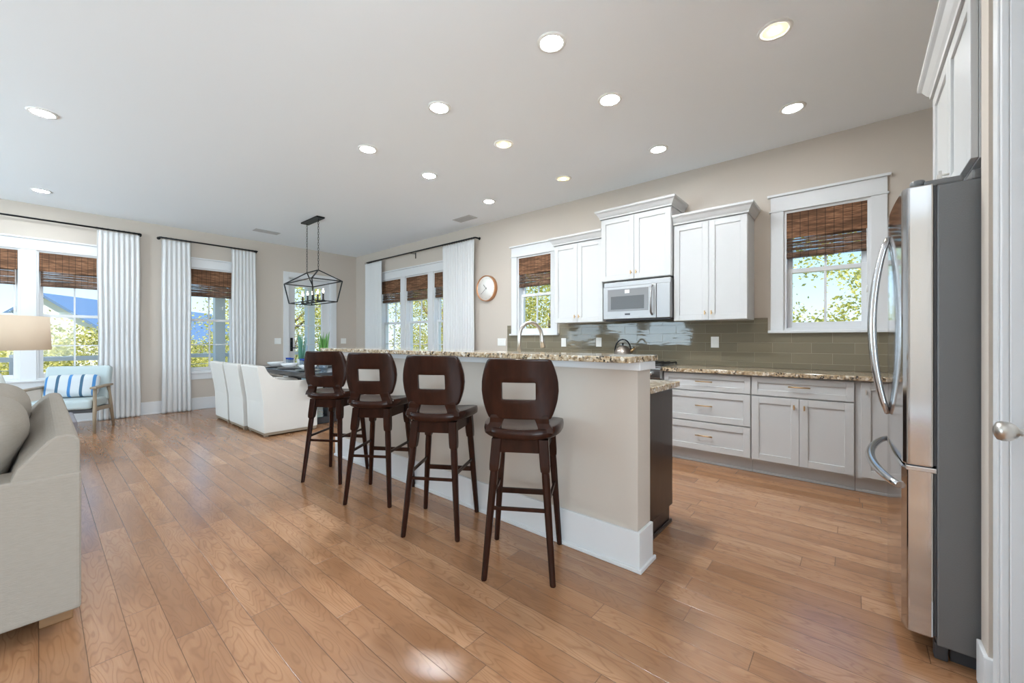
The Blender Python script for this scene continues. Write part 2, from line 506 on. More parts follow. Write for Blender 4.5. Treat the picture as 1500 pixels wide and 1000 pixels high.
    def grid_plate(s, X, Y0, Y1, Z, skip=lambda i, j: False, smooth=True):
        """thick plate: X(i,j), Z(j), front Y0(x,z), back Y1(x,z); X is a list of rows"""
        t = bmesh.new()
        nj, ni = len(Z), len(X[0])
        F = [[t.verts.new((X[j][i], Y0(X[j][i], Z[j]), Z[j])) for i in range(ni)] for j in range(nj)]
        B = [[t.verts.new((X[j][i], Y1(X[j][i], Z[j]), Z[j])) for i in range(ni)] for j in range(nj)]
        inc = lambda i, j: 0 <= i < ni - 1 and 0 <= j < nj - 1 and not skip(i, j)
        for j in range(nj - 1):
            for i in range(ni - 1):
                if not inc(i, j):
                    continue
                t.faces.new((F[j][i], F[j][i + 1], F[j + 1][i + 1], F[j + 1][i])).smooth = smooth
                t.faces.new((B[j][i], B[j + 1][i], B[j + 1][i + 1], B[j][i + 1])).smooth = smooth
                for (di, dj, a, b) in ((-1, 0, (j, i), (j + 1, i)), (1, 0, (j, i + 1), (j + 1, i + 1)), (0, -1, (j, i), (j, i + 1)), (0, 1, (j + 1, i), (j + 1, i + 1))):
                    if not inc(i + di, j + dj):
                        t.faces.new((F[a[0]][a[1]], B[a[0]][a[1]], B[b[0]][b[1]], F[b[0]][b[1]]))
        bmesh.ops.delete(t, geom=[v for v in t.verts if not v.link_faces], context='VERTS')
        bmesh.ops.recalc_face_normals(t, faces=t.faces[:])
        return s._add(t)

def link(name, mb, material, parent=None, world=False, bevel=0.0, subsurf=0):
    me = bpy.data.meshes.new(name)
    if world and parent is not None:
        mb.bm.transform(Matrix.LocRotScale(parent.location, parent.rotation_euler, None).inverted())
    mb.bm.to_mesh(me); mb.bm.free()
    me.materials.append(M[material] if isinstance(material, str) else material)
    o = bpy.data.objects.new(name, me)
    COL.objects.link(o)
    if parent is not None:
        o.parent = parent
    if bevel:
        b = o.modifiers.new('bevel', 'BEVEL'); b.width = bevel; b.segments = 2; b.limit_method = 'ANGLE'; b.angle_limit = R(40)
    if subsurf:
        sb = o.modifiers.new('subsurf', 'SUBSURF'); sb.levels = subsurf; sb.render_levels = subsurf
    return o

def thing(name, label, cat, loc=(0, 0, 0), rotz=0.0, group=None):
    o = bpy.data.objects.new(name, None); COL.objects.link(o)
    o.empty_display_size = 0.1
    o.location = loc; o.rotation_euler = (0, 0, rotz)
    o['label'] = label; o['category'] = cat
    if group:
        o['group'] = group
    return o

def tag(o, label, cat, group=None, kind=None):
    o['label'] = label; o['category'] = cat
    if group: o['group'] = group
    if kind: o['kind'] = kind
    return o

def struct(name, mb, material, parent=None, label=None, cat=None, loc=None, rotz=0):
    o = link(name, mb, material, parent)
    if loc is not None:
        o.location = loc; o.rotation_euler = (0, 0, rotz)
    if parent is None:
        o['kind'] = 'structure'
        if label: o['label'] = label
        if cat: o['category'] = cat
    return o

def dup(root, loc, rotz, label=None, group=None):
    def rec(o, par):
        c = o.copy(); COL.objects.link(c)
        if par is not None:
            c.parent = par
        for ch in [q for q in KIDS.get(o, [])]:
            rec(ch, c)
        return c
    KIDS = {}
    for q in list(COL.objects):
        if q.parent is not None:
            KIDS.setdefault(q.parent, []).append(q)
    r = rec(root, None)
    r.location = loc; r.rotation_euler = (0, 0, rotz)
    if label: r['label'] = label
    if group: r['group'] = group
    return r

ROTB = R(-90)      # things on the kitchen wall: local x = -Y, local y = +X (into the wall)
ROTC = R(180)      # things on the fridge wall: local x = -X, local y = -Y

# ------------------------------------------------------------------ room shell
def wall_holes(u0, u1, z0, z1, holes, f):
    """cut a rectangle into boxes that leave the holes open; f(u0,z0,u1,z1) adds one box"""
    us = sorted({u0, u1, *[h[0] for h in holes], *[h[1] for h in holes]})
    for a, b in zip(us, us[1:]):
        cuts = sorted((h[2], h[3]) for h in holes if h[0] <= a + 1e-6 and h[1] >= b - 1e-6)
        z = z0
        for c0, c1 in cuts:
            if c0 > z + 1e-6:
                f(a, z, b, c0)
            z = c1
        if z < z1 - 1e-6:
            f(a, z, b, z1)

WIN_Z0, WIN_Z1 = 0.64, 2.42
KIT_Z0, KIT_Z1 = 1.28, 2.42
A_WINS = [(-1.74, -1.02), (-0.88, -0.16), (-0.02, 0.70), (1.585, 2.305)]
A_DOOR = (3.22, 4.08, 0.0, 2.44)
B_WINS = [(5.10, 5.82), (5.96, 6.68), (6.82, 7.54)]
K_WINS = [(3.22, 3.84), (-0.105, 0.52)]
TH = 0.16

mb = MB(); mb.box(XL - 0.2, YBK - 0.2, -0.12, XB + 0.2, YA + 0.2, 0.0); struct('floor', mb, 'floor', label='brown oak plank floor of the whole open room', cat='floor')
mb = MB(); mb.box(XL - 0.2, YBK - 0.2, CEIL, XB + 0.2, YA + 0.2, CEIL + 0.15); struct('ceiling', mb, 'ceiling', label='flat white ceiling with recessed downlights', cat='ceiling')
mb = MB()
wall_holes(XL - TH, XB + TH, 0, CEIL, [(a, b, WIN_Z0, WIN_Z1) for a, b in A_WINS] + [A_DOOR], lambda a, z, b, c: mb.box(a, YA, z, b, YA + TH, c))
struct('wall_back', mb, 'wall', label='beige far wall with the porch windows and glazed door', cat='wall')
mb = MB()
wall_holes(-1.25, YA, 0, CEIL, [(a, b, WIN_Z0, WIN_Z1) for a, b in B_WINS] + [(a, b, KIT_Z0, KIT_Z1) for a, b in K_WINS], lambda a, z, b, c: mb.box(XB, a, z, XB + TH, b, c))
struct('wall_right', mb, 'wall', label='beige kitchen wall on the right', cat='wall')
mb = MB()
wall_holes(YBK, YA, 0, CEIL, [(a, b, 0.6, 2.4) for a, b in LEFT_WINDOWS], lambda a, z, b, c: mb.box(XL - TH, a, z, XL, b, c))
struct('wall_left', mb, 'wall')
mb = MB()
wall_holes(XL - TH, XC, 0, CEIL, [(a, b, 0.1, 2.5) for a, b in BACK_OPENINGS], lambda a, z, b, c: mb.box(a, YBK - TH, z, b, YBK, c))
struct('wall_rear', mb, 'wall')
# wall beside the fridge with a closed door, the alcove behind the fridge, and the return behind the camera
DX0, DX1, DZ1 = 1.08, 1.92, 2.44
mb = MB()
wall_holes(XC, 2.13, 0, CEIL, [(DX0, DX1, 0, DZ1)], lambda a, z, b, c: mb.box(a, -0.50, z, b, -0.36, c))
mb.box(2.03, -1.10, 0, 2.13, -0.336, CEIL)
struct('wall_near', mb, 'wall', label='narrow beige wall between fridge and white door', cat='wall')
mb = MB(); mb.box(2.03, -1.25, 0, XB + TH, -1.10, CEIL); struct('wall_alcove', mb, 'wall')
mb = MB(); mb.box(XC, YBK - TH, 0, XC + 0.14, -0.50, CEIL); struct('wall_side', mb, 'wall')

def baseboard(name, boxes):
    mb = MB()
    for (x0, y0, x1, y1) in boxes:
        mb.box(x0, y0, 0, x1, y1, 0.20, 0.004)
    return mb
BT = 0.016
mb = MB()
for a, b in ((XL, 3.12), (4.18, XB)):
    mb.box(a, YA - BT, 0, b, YA, 0.20, 0.004); mb.box(a, YA - BT - 0.014, 0, b, YA - BT, 0.022, 0.005)
struct('baseboard_back', mb, 'white')
mb = MB(); mb.box(XB - BT, 4.08, 0, XB, YA - BT, 0.20, 0.004); mb.box(XB - BT - 0.014, 4.08, 0, XB - BT, YA - BT, 0.022, 0.005); struct('baseboard_right', mb, 'white')
mb = MB(); mb.box(XL, YBK, 0, XL + BT, YA - BT, 0.20, 0.004); struct('baseboard_left', mb, 'white')
mb = MB(); mb.box(2.012, -0.359, 0, 2.03, -0.323, 0.145, 0.003); mb.box(2.03, -0.336, 0, 2.13, -0.324, 0.145, 0.003); struct('baseboard_near', mb, 'white')

# ------------------------------------------------------------------ windows (viewer looks along local +y, y=0 is the wall face)
WN = [0]
def window(loc, rotz, w_, z0, z1, rows, label):
    """double-hung sash window in an opening of width w_"""
    WN[0] += 1
    mb = MB()
    j = 0.022
    for x0, x1, a, b in ((-w_ / 2, -w_ / 2 + j, z0, z1), (w_ / 2 - j, w_ / 2, z0, z1), (-w_ / 2 + j, w_ / 2 - j, z1 - j, z1), (-w_ / 2 + j, w_ / 2 - j, z0, z0 + j)):
        mb.box(x0, 0.002, a, x1, TH, b)
    root = struct('window_%d' % WN[0], mb, 'white', label=label, cat='window', loc=loc, rotz=rotz)
    zm = (z0 + z1) / 2
    hw = w_ / 2 - j
    for nm, a, b, yy_ in (('lower_sash', z0 + j, zm + 0.02, 0.062), ('upper_sash', zm - 0.02, z1 - j, 0.098)):
        s = 0.040
        mb = MB()
        mb.box(-hw, yy_, a, -hw + s, yy_ + 0.034, b, 0.003); mb.box(hw - s, yy_, a, hw, yy_ + 0.034, b, 0.003)
        mb.box(-hw + s, yy_, a, hw - s, yy_ + 0.034, a + s + (0.015 if nm == 'lower_sash' else 0), 0.003)
        mb.box(-hw + s, yy_, b - s, hw - s, yy_ + 0.034, b, 0.003)
        sash = link(nm, mb, 'white', root)
        mb = MB()
        mb.box(-0.009, yy_ + 0.006, a + s, 0.009, yy_ + 0.026, b - s)
        for r_ in range(1, rows):
            zz_ = a + s + (b - a - 2 * s) * r_ / rows
            mb.box(-hw + s, yy_ + 0.008, zz_ - 0.008, hw - s, yy_ + 0.024, zz_ + 0.008)
        link('muntin', mb, 'white', sash)
        mb = MB(); mb.box(-hw + s, yy_ + 0.015, a + s, hw - s, yy_ + 0.018, b - s)
        link('pane', mb, 'glass', sash)
    return root

TN = [0]
def casing(loc, rotz, spans, z0, z1, cw, label):
    """painted casing round one or more openings: spans are local (x0,x1)"""
    TN[0] += 1
    L, Rr = spans[0][0], spans[-1][1]
    mb = MB()
    mb.box(L - cw, -0.020, z0 - 0.02, L, 0.0, z1, 0.003); mb.box(Rr, -0.020, z0 - 0.02, Rr + cw, 0.0, z1, 0.003)
    for (a, b), (c, d) in zip(spans, spans[1:]):
        mb.box(b, -0.020, z0 - 0.02, c, 0.0, z1, 0.003)
    mb.box(L - cw - 0.012, -0.026, z1, Rr + cw + 0.012, 0.0, z1 + 0.016, 0.004)
    mb.box(L - cw, -0.022, z1 + 0.016, Rr + cw, 0.0, z1 + 0.145, 0.003)
    mb.box(L - cw - 0.024, -0.045, z1 + 0.145, Rr + cw + 0.024, 0.0, z1 + 0.168, 0.005)
    mb.box(L - cw - 0.02, -0.050, z0 - 0.026, Rr + cw + 0.02, 0.0, z0, 0.006)
    if z0 < 1.0:
        mb.box(L - cw, -0.018, z0 - 0.125, Rr + cw, 0.0, z0 - 0.026, 0.003)
    return struct('trim_%d' % TN[0], mb, 'white', label=label, cat='window casing', loc=loc, rotz=rotz)

A_LAB = ['double-hung window hidden left of the frame on the far wall', 'double-hung window behind the table lamp shade', 'double-hung window above the pale blue armchair', 'double-hung window between two curtains above the dining chairs']
for (a, b), lb in zip(A_WINS, A_LAB):
    window(((a + b) / 2, YA, 0), 0, b - a, WIN_Z0, WIN_Z1, 2, lb)
casing((0, YA, 0), 0, A_WINS[:3], WIN_Z0, WIN_Z1, 0.11, 'wide white casing round the left bank of windows')
casing((0, YA, 0), 0, A_WINS[3:], WIN_Z0, WIN_Z1, 0.11, 'white casing round the single window left of the glazed door')
B_LAB = ['right-hand window of the dining trio, half behind its curtain', 'middle window of the dining trio on the right wall', 'left-hand window of the dining trio on the right wall']
for (a, b), lb in zip(B_WINS, B_LAB):
    window((XB, (a + b) / 2, 0), ROTB, b - a, WIN_Z0, WIN_Z1, 2, lb)
casing((XB, 0, 0), ROTB, [(-b, -a) for a, b in B_WINS[::-1]], WIN_Z0, WIN_Z1, 0.11, 'white casing round the trio of windows')
K_LAB = ['small kitchen window beside the wall clock and left cabinets', 'small kitchen window between upper cabinets and fridge']
for (a, b), lb in zip(K_WINS, K_LAB):
    window((XB, (a + b) / 2, 0), ROTB, b - a, KIT_Z0, KIT_Z1, 1, lb)
    casing((XB, 0, 0), ROTB, [(-b, -a)], KIT_Z0, KIT_Z1, 0.105, 'white casing of the ' + lb)

# glazed porch door
def porch_door():
    x0, x1, z1 = A_DOOR[0], A_DOOR[1], A_DOOR[3]
    mb = MB()
    mb.box(x0 - 0.10, YA - 0.022, 0, x0, YA, z1 + 0.10, 0.003); mb.box(x1, YA - 0.022, 0, x1 + 0.10, YA, z1 + 0.10, 0.003)
    mb.box(x0, YA - 0.022, z1, x1, YA, z1 + 0.10, 0.003)
    mb.box(x0, YA, 0, x0 + 0.014, YA + TH, z1); mb.box(x1 - 0.014, YA, 0, x1, YA + TH, z1); mb.box(x0 + 0.014, YA, z1 - 0.014, x1 - 0.014, YA + TH, z1)
    root = struct('door_1', mb, 'white', label='white glazed porch door with dark handle set, behind the chandelier', cat='door')
    y0 = YA + 0.075
    a, b = x0 + 0.014, x1 - 0.014
    gx0, gx1, gz0, gz1 = 3.365, 3.905, 0.30, 2.27
    mb = MB()
    mb.box(a, y0, 0.01, gx0, y0 + 0.045, z1 - 0.016, 0.003); mb.box(gx1, y0, 0.01, b, y0 + 0.045, z1 - 0.016, 0.003)
    mb.box(gx0, y0, 0.01, gx1, y0 + 0.045, gz0, 0.003); mb.box(gx0, y0, gz1, gx1, y0 + 0.045, z1 - 0.016, 0.003)
    leaf = link('door_leaf', mb, 'white', root)
    mb = MB()
    mb.box((gx0 + gx1) / 2 - 0.010, y0 + 0.01, gz0, (gx0 + gx1) / 2 + 0.010, y0 + 0.035, gz1)
    for q in range(1, 5):
        zz_ = gz0 + (gz1 - gz0) * q / 5
        mb.box(gx0, y0 + 0.012, zz_ - 0.009, gx1, y0 + 0.033, zz_ + 0.009)
    link('muntin', mb, 'white', leaf)
    mb = MB(); mb.box(gx0, y0 + 0.021, gz0, gx1, y0 + 0.024, gz1); link('pane', mb, 'glass', leaf)
    mb = MB()
    mb.box(3.275, y0 - 0.012, 0.96, 3.325, y0, 1.23, 0.004)
    mb.tube([(3.30, y0 - 0.012, 1.03), (3.30, y0 - 0.055, 1.03), (3.315, y0 - 0.06, 1.03), (3.40, y0 - 0.055, 1.03)], 0.009, 8)
    mb.lathe([(0.018, 0), (0.018, 0.02)], (3.30, y0 - 0.03, 1.16), 12, 'y')
    o = link('door_handle', mb, 'black_metal', leaf); o['label'] = 'dark metal lever handle on a tall plate'
porch_door()

# closed white door by the fridge (only its casing, jamb and knob are in the picture)
def near_door():
    mb = MB()
    yw = -0.36
    for (a, b) in ((DX1, 2.012), (DX0 - 0.095, DX0)):
        mb.box(a, yw, 0, b, yw + 0.016, DZ1 + 0.09, 0.003)
        mb.box(a + 0.02, yw + 0.016, 0, b - 0.018, yw + 0.021, DZ1 + 0.09, 0.003)
    mb.box(DX0, yw, DZ1, DX1, yw + 0.018, DZ1 + 0.09, 0.003)
    mb.box(DX1 - 0.016, -0.50, 0, DX1, yw, DZ1); mb.box(DX0, -0.50, 0, DX0 + 0.016, yw, DZ1); mb.box(DX0 + 0.016, -0.50, DZ1 - 0.016, DX1 - 0.016, yw, DZ1)
    root = struct('door_2', mb, 'white', label='white interior door beside the fridge at the right edge', cat='door')
    mb = MB(); mb.box(DX0 + 0.02, -0.435, 0.008, DX1 - 0.02, -0.392, DZ1 - 0.02, 0.003)
    for a, b in ((0.25, 1.0), (1.15, 2.25)):
        for c in (DX0 + 0.13, DX0 + 0.48):
            mb.box(c, -0.392, a, c + 0.26, -0.386, b, 0.004)
    leaf = link('door_leaf', mb, 'white', root)
    mb = MB()
    kx, kz = 1.815, 0.925
    mb.lathe([(0.033, -0.392), (0.033, -0.386), (0.024, -0.382), (0.012, -0.378), (0.011, -0.358), (0.020, -0.352), (0.0275, -0.340), (0.0285, -0.326), (0.025, -0.316), (0.013, -0.310), (0.001, -0.309)], (kx, 0, kz), 28, 'y')
    o = link('door_knob', mb, 'nickel', leaf); o['label'] = 'round brushed nickel knob'
near_door()

# ------------------------------------------------------------------ woven wood shades
def shade(loc, rotz, w_, ztop, zbot, label, valance=0.26, folds=True):
    root = thing('woven_shade', label, 'window blind', (loc[0], loc[1], ztop), rotz, 'woven wood window shades')
    h = ztop - zbot
    hw = w_ / 2
    mb = MB(); mb.box(-hw, 0.004, -valance, hw, 0.016, 0, 0.002)
    link('valance', mb, 'woven', root)
    mb = MB()
    hw2 = hw - 0.012
    n = 14
    prof_f, prof_b = [], []
    for q in range(n + 1):
        z_ = -0.02 - (h - 0.02 - 0.05) * q / n
        prof_f.append((0.022, z_)); prof_b.append((0.028, z_))
    zb = -(h - 0.03)
    prof_f += [(0.016, zb + 0.015), (0.012, zb - 0.005), (0.016, zb - 0.025), (0.03, zb - 0.03)]
    prof_b += [(0.04, zb + 0.015), (0.044, zb - 0.002), (0.04, zb - 0.02), (0.036, zb - 0.028)]
    mb.prism(prof_f + prof_b[::-1], -hw2, hw2, 'x')
    mb.box(-hw2, 0.012, zb + 0.045, hw2, 0.024, zb + 0.06, 0.002)
    link('folded_panel', mb, 'woven_dark', root)
    mb = MB(); mb.box(-hw, 0.017, -0.03, hw, 0.045, -0.002); link('headrail', mb, 'white', root)
    mb = MB(); mb.tube([(hw - 0.02, 0.01, -valance + 0.02), (hw - 0.016, 0.006, -h - 0.22), (hw - 0.016, 0.006, -h - 0.30)], 0.0025, 6)
    mb.lathe([(0.003, -h - 0.30), (0.008, -h - 0.31), (0.008, -h - 0.36), (0.003, -h - 0.365)], (hw - 0.016, 0.006, 0), 8)
    link('pull_cord', mb, 'cord', root)
    return root
SH_A = ['woven brown shade left of the lamp, mostly cut by the left edge', 'brown woven shade in the window above the armchair', 'brown woven shade in the single window above the dining chairs']
for (a, b), lb in zip(A_WINS[1:], SH_A):
    shade(((a + b) / 2, YA, 0), 0, b - a - 0.05, WIN_Z1 - 0.024, 1.93, lb)
SH_B = ['woven shade in the right window of the dining trio, half behind its curtain', 'woven shade in the middle window of the dining trio', 'woven shade in the left window of the dining trio']
for (a, b), lb in zip(B_WINS, SH_B):
    shade((XB, (a + b) / 2, 0), ROTB, b - a - 0.05, WIN_Z1 - 0.024, 1.95, lb)
SH_K = ['brown woven shade in the kitchen window beside the clock', 'large brown woven shade in the kitchen window nearest the fridge']
for (a, b), lb in zip(K_WINS, SH_K):
    shade((XB, (a + b) / 2, 0), ROTB, b - a - 0.012, KIT_Z1 - 0.004, 1.965, lb)

# ------------------------------------------------------------------ curtains and rods
def curtain(x0, x1, label, loc, rotz, seed=0, ztop=2.805):
    rnd_ = random.Random(seed)
    root = thing('curtain', label, 'curtain', (loc[0], loc[1], 0.006), rotz, 'white curtain panels')
    w_ = x1 - x0
    nf = max(5, int(round(w_ / 0.058)))
    N = nf * 10
    ph = [rnd_.uniform(-0.6, 0.6) for _ in range(nf + 1)]
    zs = [0.0, 0.03, 0.3, 0.7, 1.2, 1.7, 2.2, 2.6, 2.72, ztop - 0.006]
    mb = MB()
    Fr, Bk = [], []
    for z_ in zs:
        t_ = 1 - z_ / ztop
        amp = 0.013 + 0.012 * t_ if z_ < 2.65 else 0.010
        rf, rb = [], []
        for i in range(N + 1):
            u_ = i / N
            f_ = u_ * nf
            k0 = min(int(f_), nf - 1)
            p_ = ph[k0] * (1 - (f_ - k0)) + ph[k0 + 1] * (f_ - k0)
            y_ = amp * math.sin(2 * math.pi * f_ + p_ * 1.4 * t_) * (0.8 + 0.35 * p_)
            x_ = x0 + w_ * u_ + 0.010 * math.cos(2 * math.pi * f_ + p_) * t_ + 0.012 * (u_ - 0.5) * math.sin(3 * z_ + seed)
            rf.append((x_, y_ - 0.0015, z_)); rb.append((x_, y_ + 0.0015, z_))
        Fr.append(rf + rb[::-1])
    mb.rings(Fr, True, True, True, True)
    link('curtain_panel', mb, 'curtain', root)
    for i in range(nf + 1):
        x_ = x0 + w_ * i / nf
        mb = MB(); mb.tube([(x_ + 0.016 * math.cos(a), 0, ztop + 0.0175 + 0.018 * math.sin(a)) for a in [2 * math.pi * q / 12 for q in range(12)]], 0.002, 5, True)
        link('ring', mb, 'black_metal', root)
    return root

def rod(x0, x1, label, loc, rotz, off, brackets, z_=2.832):
    root = thing('curtain_rod', label, 'curtain rod', (loc[0], loc[1], z_), rotz, 'black curtain rods')
    mb = MB(); mb.tube([(x0, 0, 0), (x1, 0, 0)], 0.0125, 12); link('rod_tube', mb, 'black_metal', root)
    for x_ in (x0, x1):
        mb = MB(); mb.tube([(x_, 0, 0), (x_, off, 0)], 0.0125, 10)
        mb.lathe([(0.024, off - 0.006), (0.024, off)], (x_, 0, 0), 14, 'y'); link('return_end', mb, 'black_metal', root)
    for x_ in brackets:
        mb = MB(); mb.box(x_ - 0.006, -0.014, -0.02, x_ + 0.006, off, -0.013); mb.box(x_ - 0.012, off - 0.006, -0.10, x_ + 0.012, off, 0.01)
        link('bracket', mb, 'black_metal', root)
    return root
CO = 0.10
YR, XR = YA - CO, XB - CO
rod(-2.6, 1.03, 'long black curtain rod over the left windows', (0, YR, 0), 0, CO, [-0.7])
rod(1.255, 2.635, 'short black curtain rod over the single far window', (0, YR, 0), 0, CO, [])
rod(-7.93, -4.64, 'black curtain rod over the trio of windows on the right wall', (XR, 0, 0), ROTB, CO, [-6.35])
curtain(0.555, 1.015, 'white curtain hanging behind the pale blue armchair', (0, YR, 0), 0, 1)
curtain(1.275, 1.65, 'white curtain left of the single far window', (0, YR, 0), 0, 2)
curtain(2.225, 2.615, 'white curtain behind the dining chairs, right of the single far window', (0, YR, 0), 0, 3)
curtain(-8.00, -7.36, 'white curtain in the room corner by the chandelier', (XR, 0, 0), ROTB, 4)
curtain(-5.44, -4.67, 'white curtain next to the wall clock', (XR, 0, 0), ROTB, 5)

# ------------------------------------------------------------------ kitchen: cabinets on the right wall
def door_panel(mb, x0, x1, z0, z1, y, t=0.02, fr=0.057):
    """shaker front: front face at y, back at y+t"""
    fr = min(fr, (z1 - z0) * 0.30)
    mb.box(x0, y, z0, x0 + fr, y + t, z1, 0.0015, 1); mb.box(x1 - fr, y, z0, x1, y + t, z1, 0.0015, 1)
    mb.box(x0 + fr, y, z0, x1 - fr, y + t, z0 + fr, 0.0015, 1); mb.box(x0 + fr, y, z1 - fr, x1 - fr, y + t, z1, 0.0015, 1)
    mb.box(x0 + fr, y + 0.010, z0 + fr, x1 - fr, y + t - 0.001, z1 - fr)

def knob(mb, x, z, y):
    mb.lathe([(0.005, y - 0.024), (0.005, y)], (x, 0, z), 8, 'y')
    mb.box(x - 0.0055, y - 0.032, z - 0.020, x + 0.0055, y - 0.022, z + 0.020, 0.002)

def pull(mb, xc, z, y, L=0.15):
    mb.tube([(xc - L / 2, y - 0.028, z), (xc + L / 2, y - 0.028, z)], 0.0055, 10)
    for s_ in (-1, 1):
        mb.tube([(xc + s_ * (L / 2 - 0.02), y - 0.028, z), (xc + s_ * (L / 2 - 0.02), y, z)], 0.0045, 8)

def crown(mb, x0, x1, yf, yb, z, ends=(True, True), h=0.095, p=0.055):
    """crown moulding swept round front and exposed ends"""
    prof = [(0.0, 0.0), (0.010, 0.0), (0.012, 0.016), (0.022, 0.030), (0.038, 0.060), (0.050, 0.070), (p, 0.076), (p, h), (0.0, h)]
    def col_(o, hh):
        a = x0 - (o if ends[0] else 0); b = x1 + (o if ends[1] else 0)
        return [(a, yb, z + hh), (a, yf - o, z + hh), (b, yf - o, z + hh), (b, yb, z + hh)]
    mb.rings([col_(o, hh) for o, hh in prof], True, True, True, False)

def upper_cabinet(y0, y1, z0, z1, depth, label, ends, crown_h=0.095):
    """wall cabinet covering world Y y0..y1 on the right wall"""
    root = thing('wall_cabinet', label, 'wall cabinet', (XB, (y0 + y1) / 2, z0), ROTB, 'white upper cabinets')
    hw = (y1 - y0) / 2
    H = z1 - z0
    mb = MB(); mb.box(-hw, -depth + 0.021, 0, hw, -0.001, H, 0.002)
    link('body', mb, 'cabinet', root)
    for s_ in (-1, 1):
        a, b = (-hw + 0.004, -0.0015) if s_ < 0 else (0.0015, hw - 0.004)
        mb = MB(); door_panel(mb, a, b, 0.004, H - 0.01, -depth)
        d = link('door', mb, 'cabinet', root)
        mb = MB(); knob(mb, s_ * 0.030, 0.075, -depth)
        o = link('knob', mb, 'brass', d); o['label'] = 'small bronze knob'
    mb = MB(); crown(mb, -hw, hw, -depth, -0.001, H, ends, crown_h)
    link('crown_moulding', mb, 'cabinet', root)
    return root
upper_cabinet(2.262, 2.955, 1.402, 2.395, 0.33, 'white two-door upper cabinet left of the microwave', (True, False))
upper_cabinet(1.452, 2.258, 1.862, 2.585, 0.385, 'taller-set white two-door cabinet above the microwave', (True, True))
upper_cabinet(0.765, 1.446, 1.385, 2.385, 0.33, 'white two-door upper cabinet right of the microwave', (False, True))

def base_front(root, kind, x0, x1, yf):
    """adds drawers and doors to a base cabinet; yf is the front plane"""
    if kind == 'drawers':
        for a, b in ((0.706, 0.862), (0.414, 0.696), (0.135, 0.403)):
            mb = MB(); door_panel(mb, x0, x1, a, b, yf)
            d = link('drawer', mb, 'cabinet', root)
            mb = MB(); pull(mb, (x0 + x1) / 2, (a + b) / 2 + 0.01, yf)
            o = link('handle', mb, 'brass', d); o['label'] = 'slim bronze bar pull'
    else:
        mb = MB(); door_panel(mb, x0, x1, 0.706, 0.862, yf)
        d = link('drawer', mb, 'cabinet', root)
        mb = MB(); pull(mb, (x0 + x1) / 2, 0.794, yf)
        link('handle', mb, 'brass', d)
        mid = (x0 + x1) / 2
        for s_ in (-1, 1):
            a, b = (x0, mid - 0.0015) if s_ < 0 else (mid + 0.0015, x1)
            mb = MB(); door_panel(mb, a, b, 0.135, 0.694, yf)
            d = link('door', mb, 'cabinet', root)
            mb = MB(); knob(mb, mid + s_ * 0.035, 0.625, yf); link('knob', mb, 'brass', d)

BD = XB - 4.10          # depth of base cabinets to the door faces
def base_cabinet(y0, y1, kind, label):
    root = thing('base_cabinet', label, 'base cabinet', (XB, (y0 + y1) / 2, 0), ROTB, 'white base cabinets')
    hw = (y1 - y0) / 2
    mb = MB(); mb.box(-hw, -BD + 0.021, 0.115, hw, -0.001, 0.874, 0.001)
    link('body', mb, 'cabinet', root)
    mb = MB(); mb.box(-hw, -BD + 0.085, 0.0, hw, -0.30, 0.115); mb.box(-hw, -BD + 0.072, 0.0, hw, -BD + 0.085, 0.02, 0.004)
    link('toe_kick', mb, 'cabinet', root)
    if kind == 'corner':
        mb = MB(); door_panel(mb, -hw + 0.035, -hw + 0.035 + 0.42, 0.135, 0.862, -BD)
        d = link('door', mb, 'cabinet', root)
        mb = MB(); knob(mb, -hw + 0.065, 0.79, -BD); link('knob', mb, 'nickel', d)
    else:
        base_front(root, kind, -hw + 0.004, hw - 0.004, -BD)
    return root
base_cabinet(0.704, 1.474, 'drawers', 'white base cabinet with three wide drawers right of the range')
base_cabinet(0.000, 0.702, 'doors', 'white base cabinet with one drawer over two doors under the right window')
base_cabinet(-0.90, -0.002, 'corner', 'white corner base cabinet half hidden behind the fridge')
base_cabinet(2.236, 3.10, 'doors', 'white base cabinet left of the range behind the island')
base_cabinet(3.102, 4.02, 'doors', 'white base cabinet under the window by the clock, behind the island')

def slab(mb, x0, y0, x1, y1, z0, z1):
    mb.box(x0, y0, z0, x1, y1, z1, 0.006, 3)
mb = MB(); slab(mb, 4.065, -0.92, XB - 0.010, 1.475, 0.876, 0.912)
tag(link('countertop', mb, 'granite'), 'speckled granite worktop under the right kitchen window', 'countertop', 'granite tops')
mb = MB(); slab(mb, 4.065, 2.235, XB - 0.010, 4.035, 0.876, 0.912)
tag(link('countertop', mb, 'granite'), 'granite worktop against the wall behind the island, left of the range', 'countertop', 'granite tops')

# tile backsplash, cut round the two window casings
mb = MB()
wall_holes(-4.035, 0.95, 0.914, 1.405, [(-(K_WINS[0][1] + 0.13), -(K_WINS[0][0] - 0.13), 1.254, 1.405), (-(K_WINS[1][1] + 0.13), -(K_WINS[1][0] - 0.13), 1.254, 1.405)],
           lambda a, z, b, c: mb.box(a, -0.009, z, b, -0.001, c))
o = struct('trim_backsplash', mb, 'tile', label='glossy olive glass tile backsplash along the kitchen wall', cat='backsplash', loc=(XB, 0, 0), rotz=ROTB)

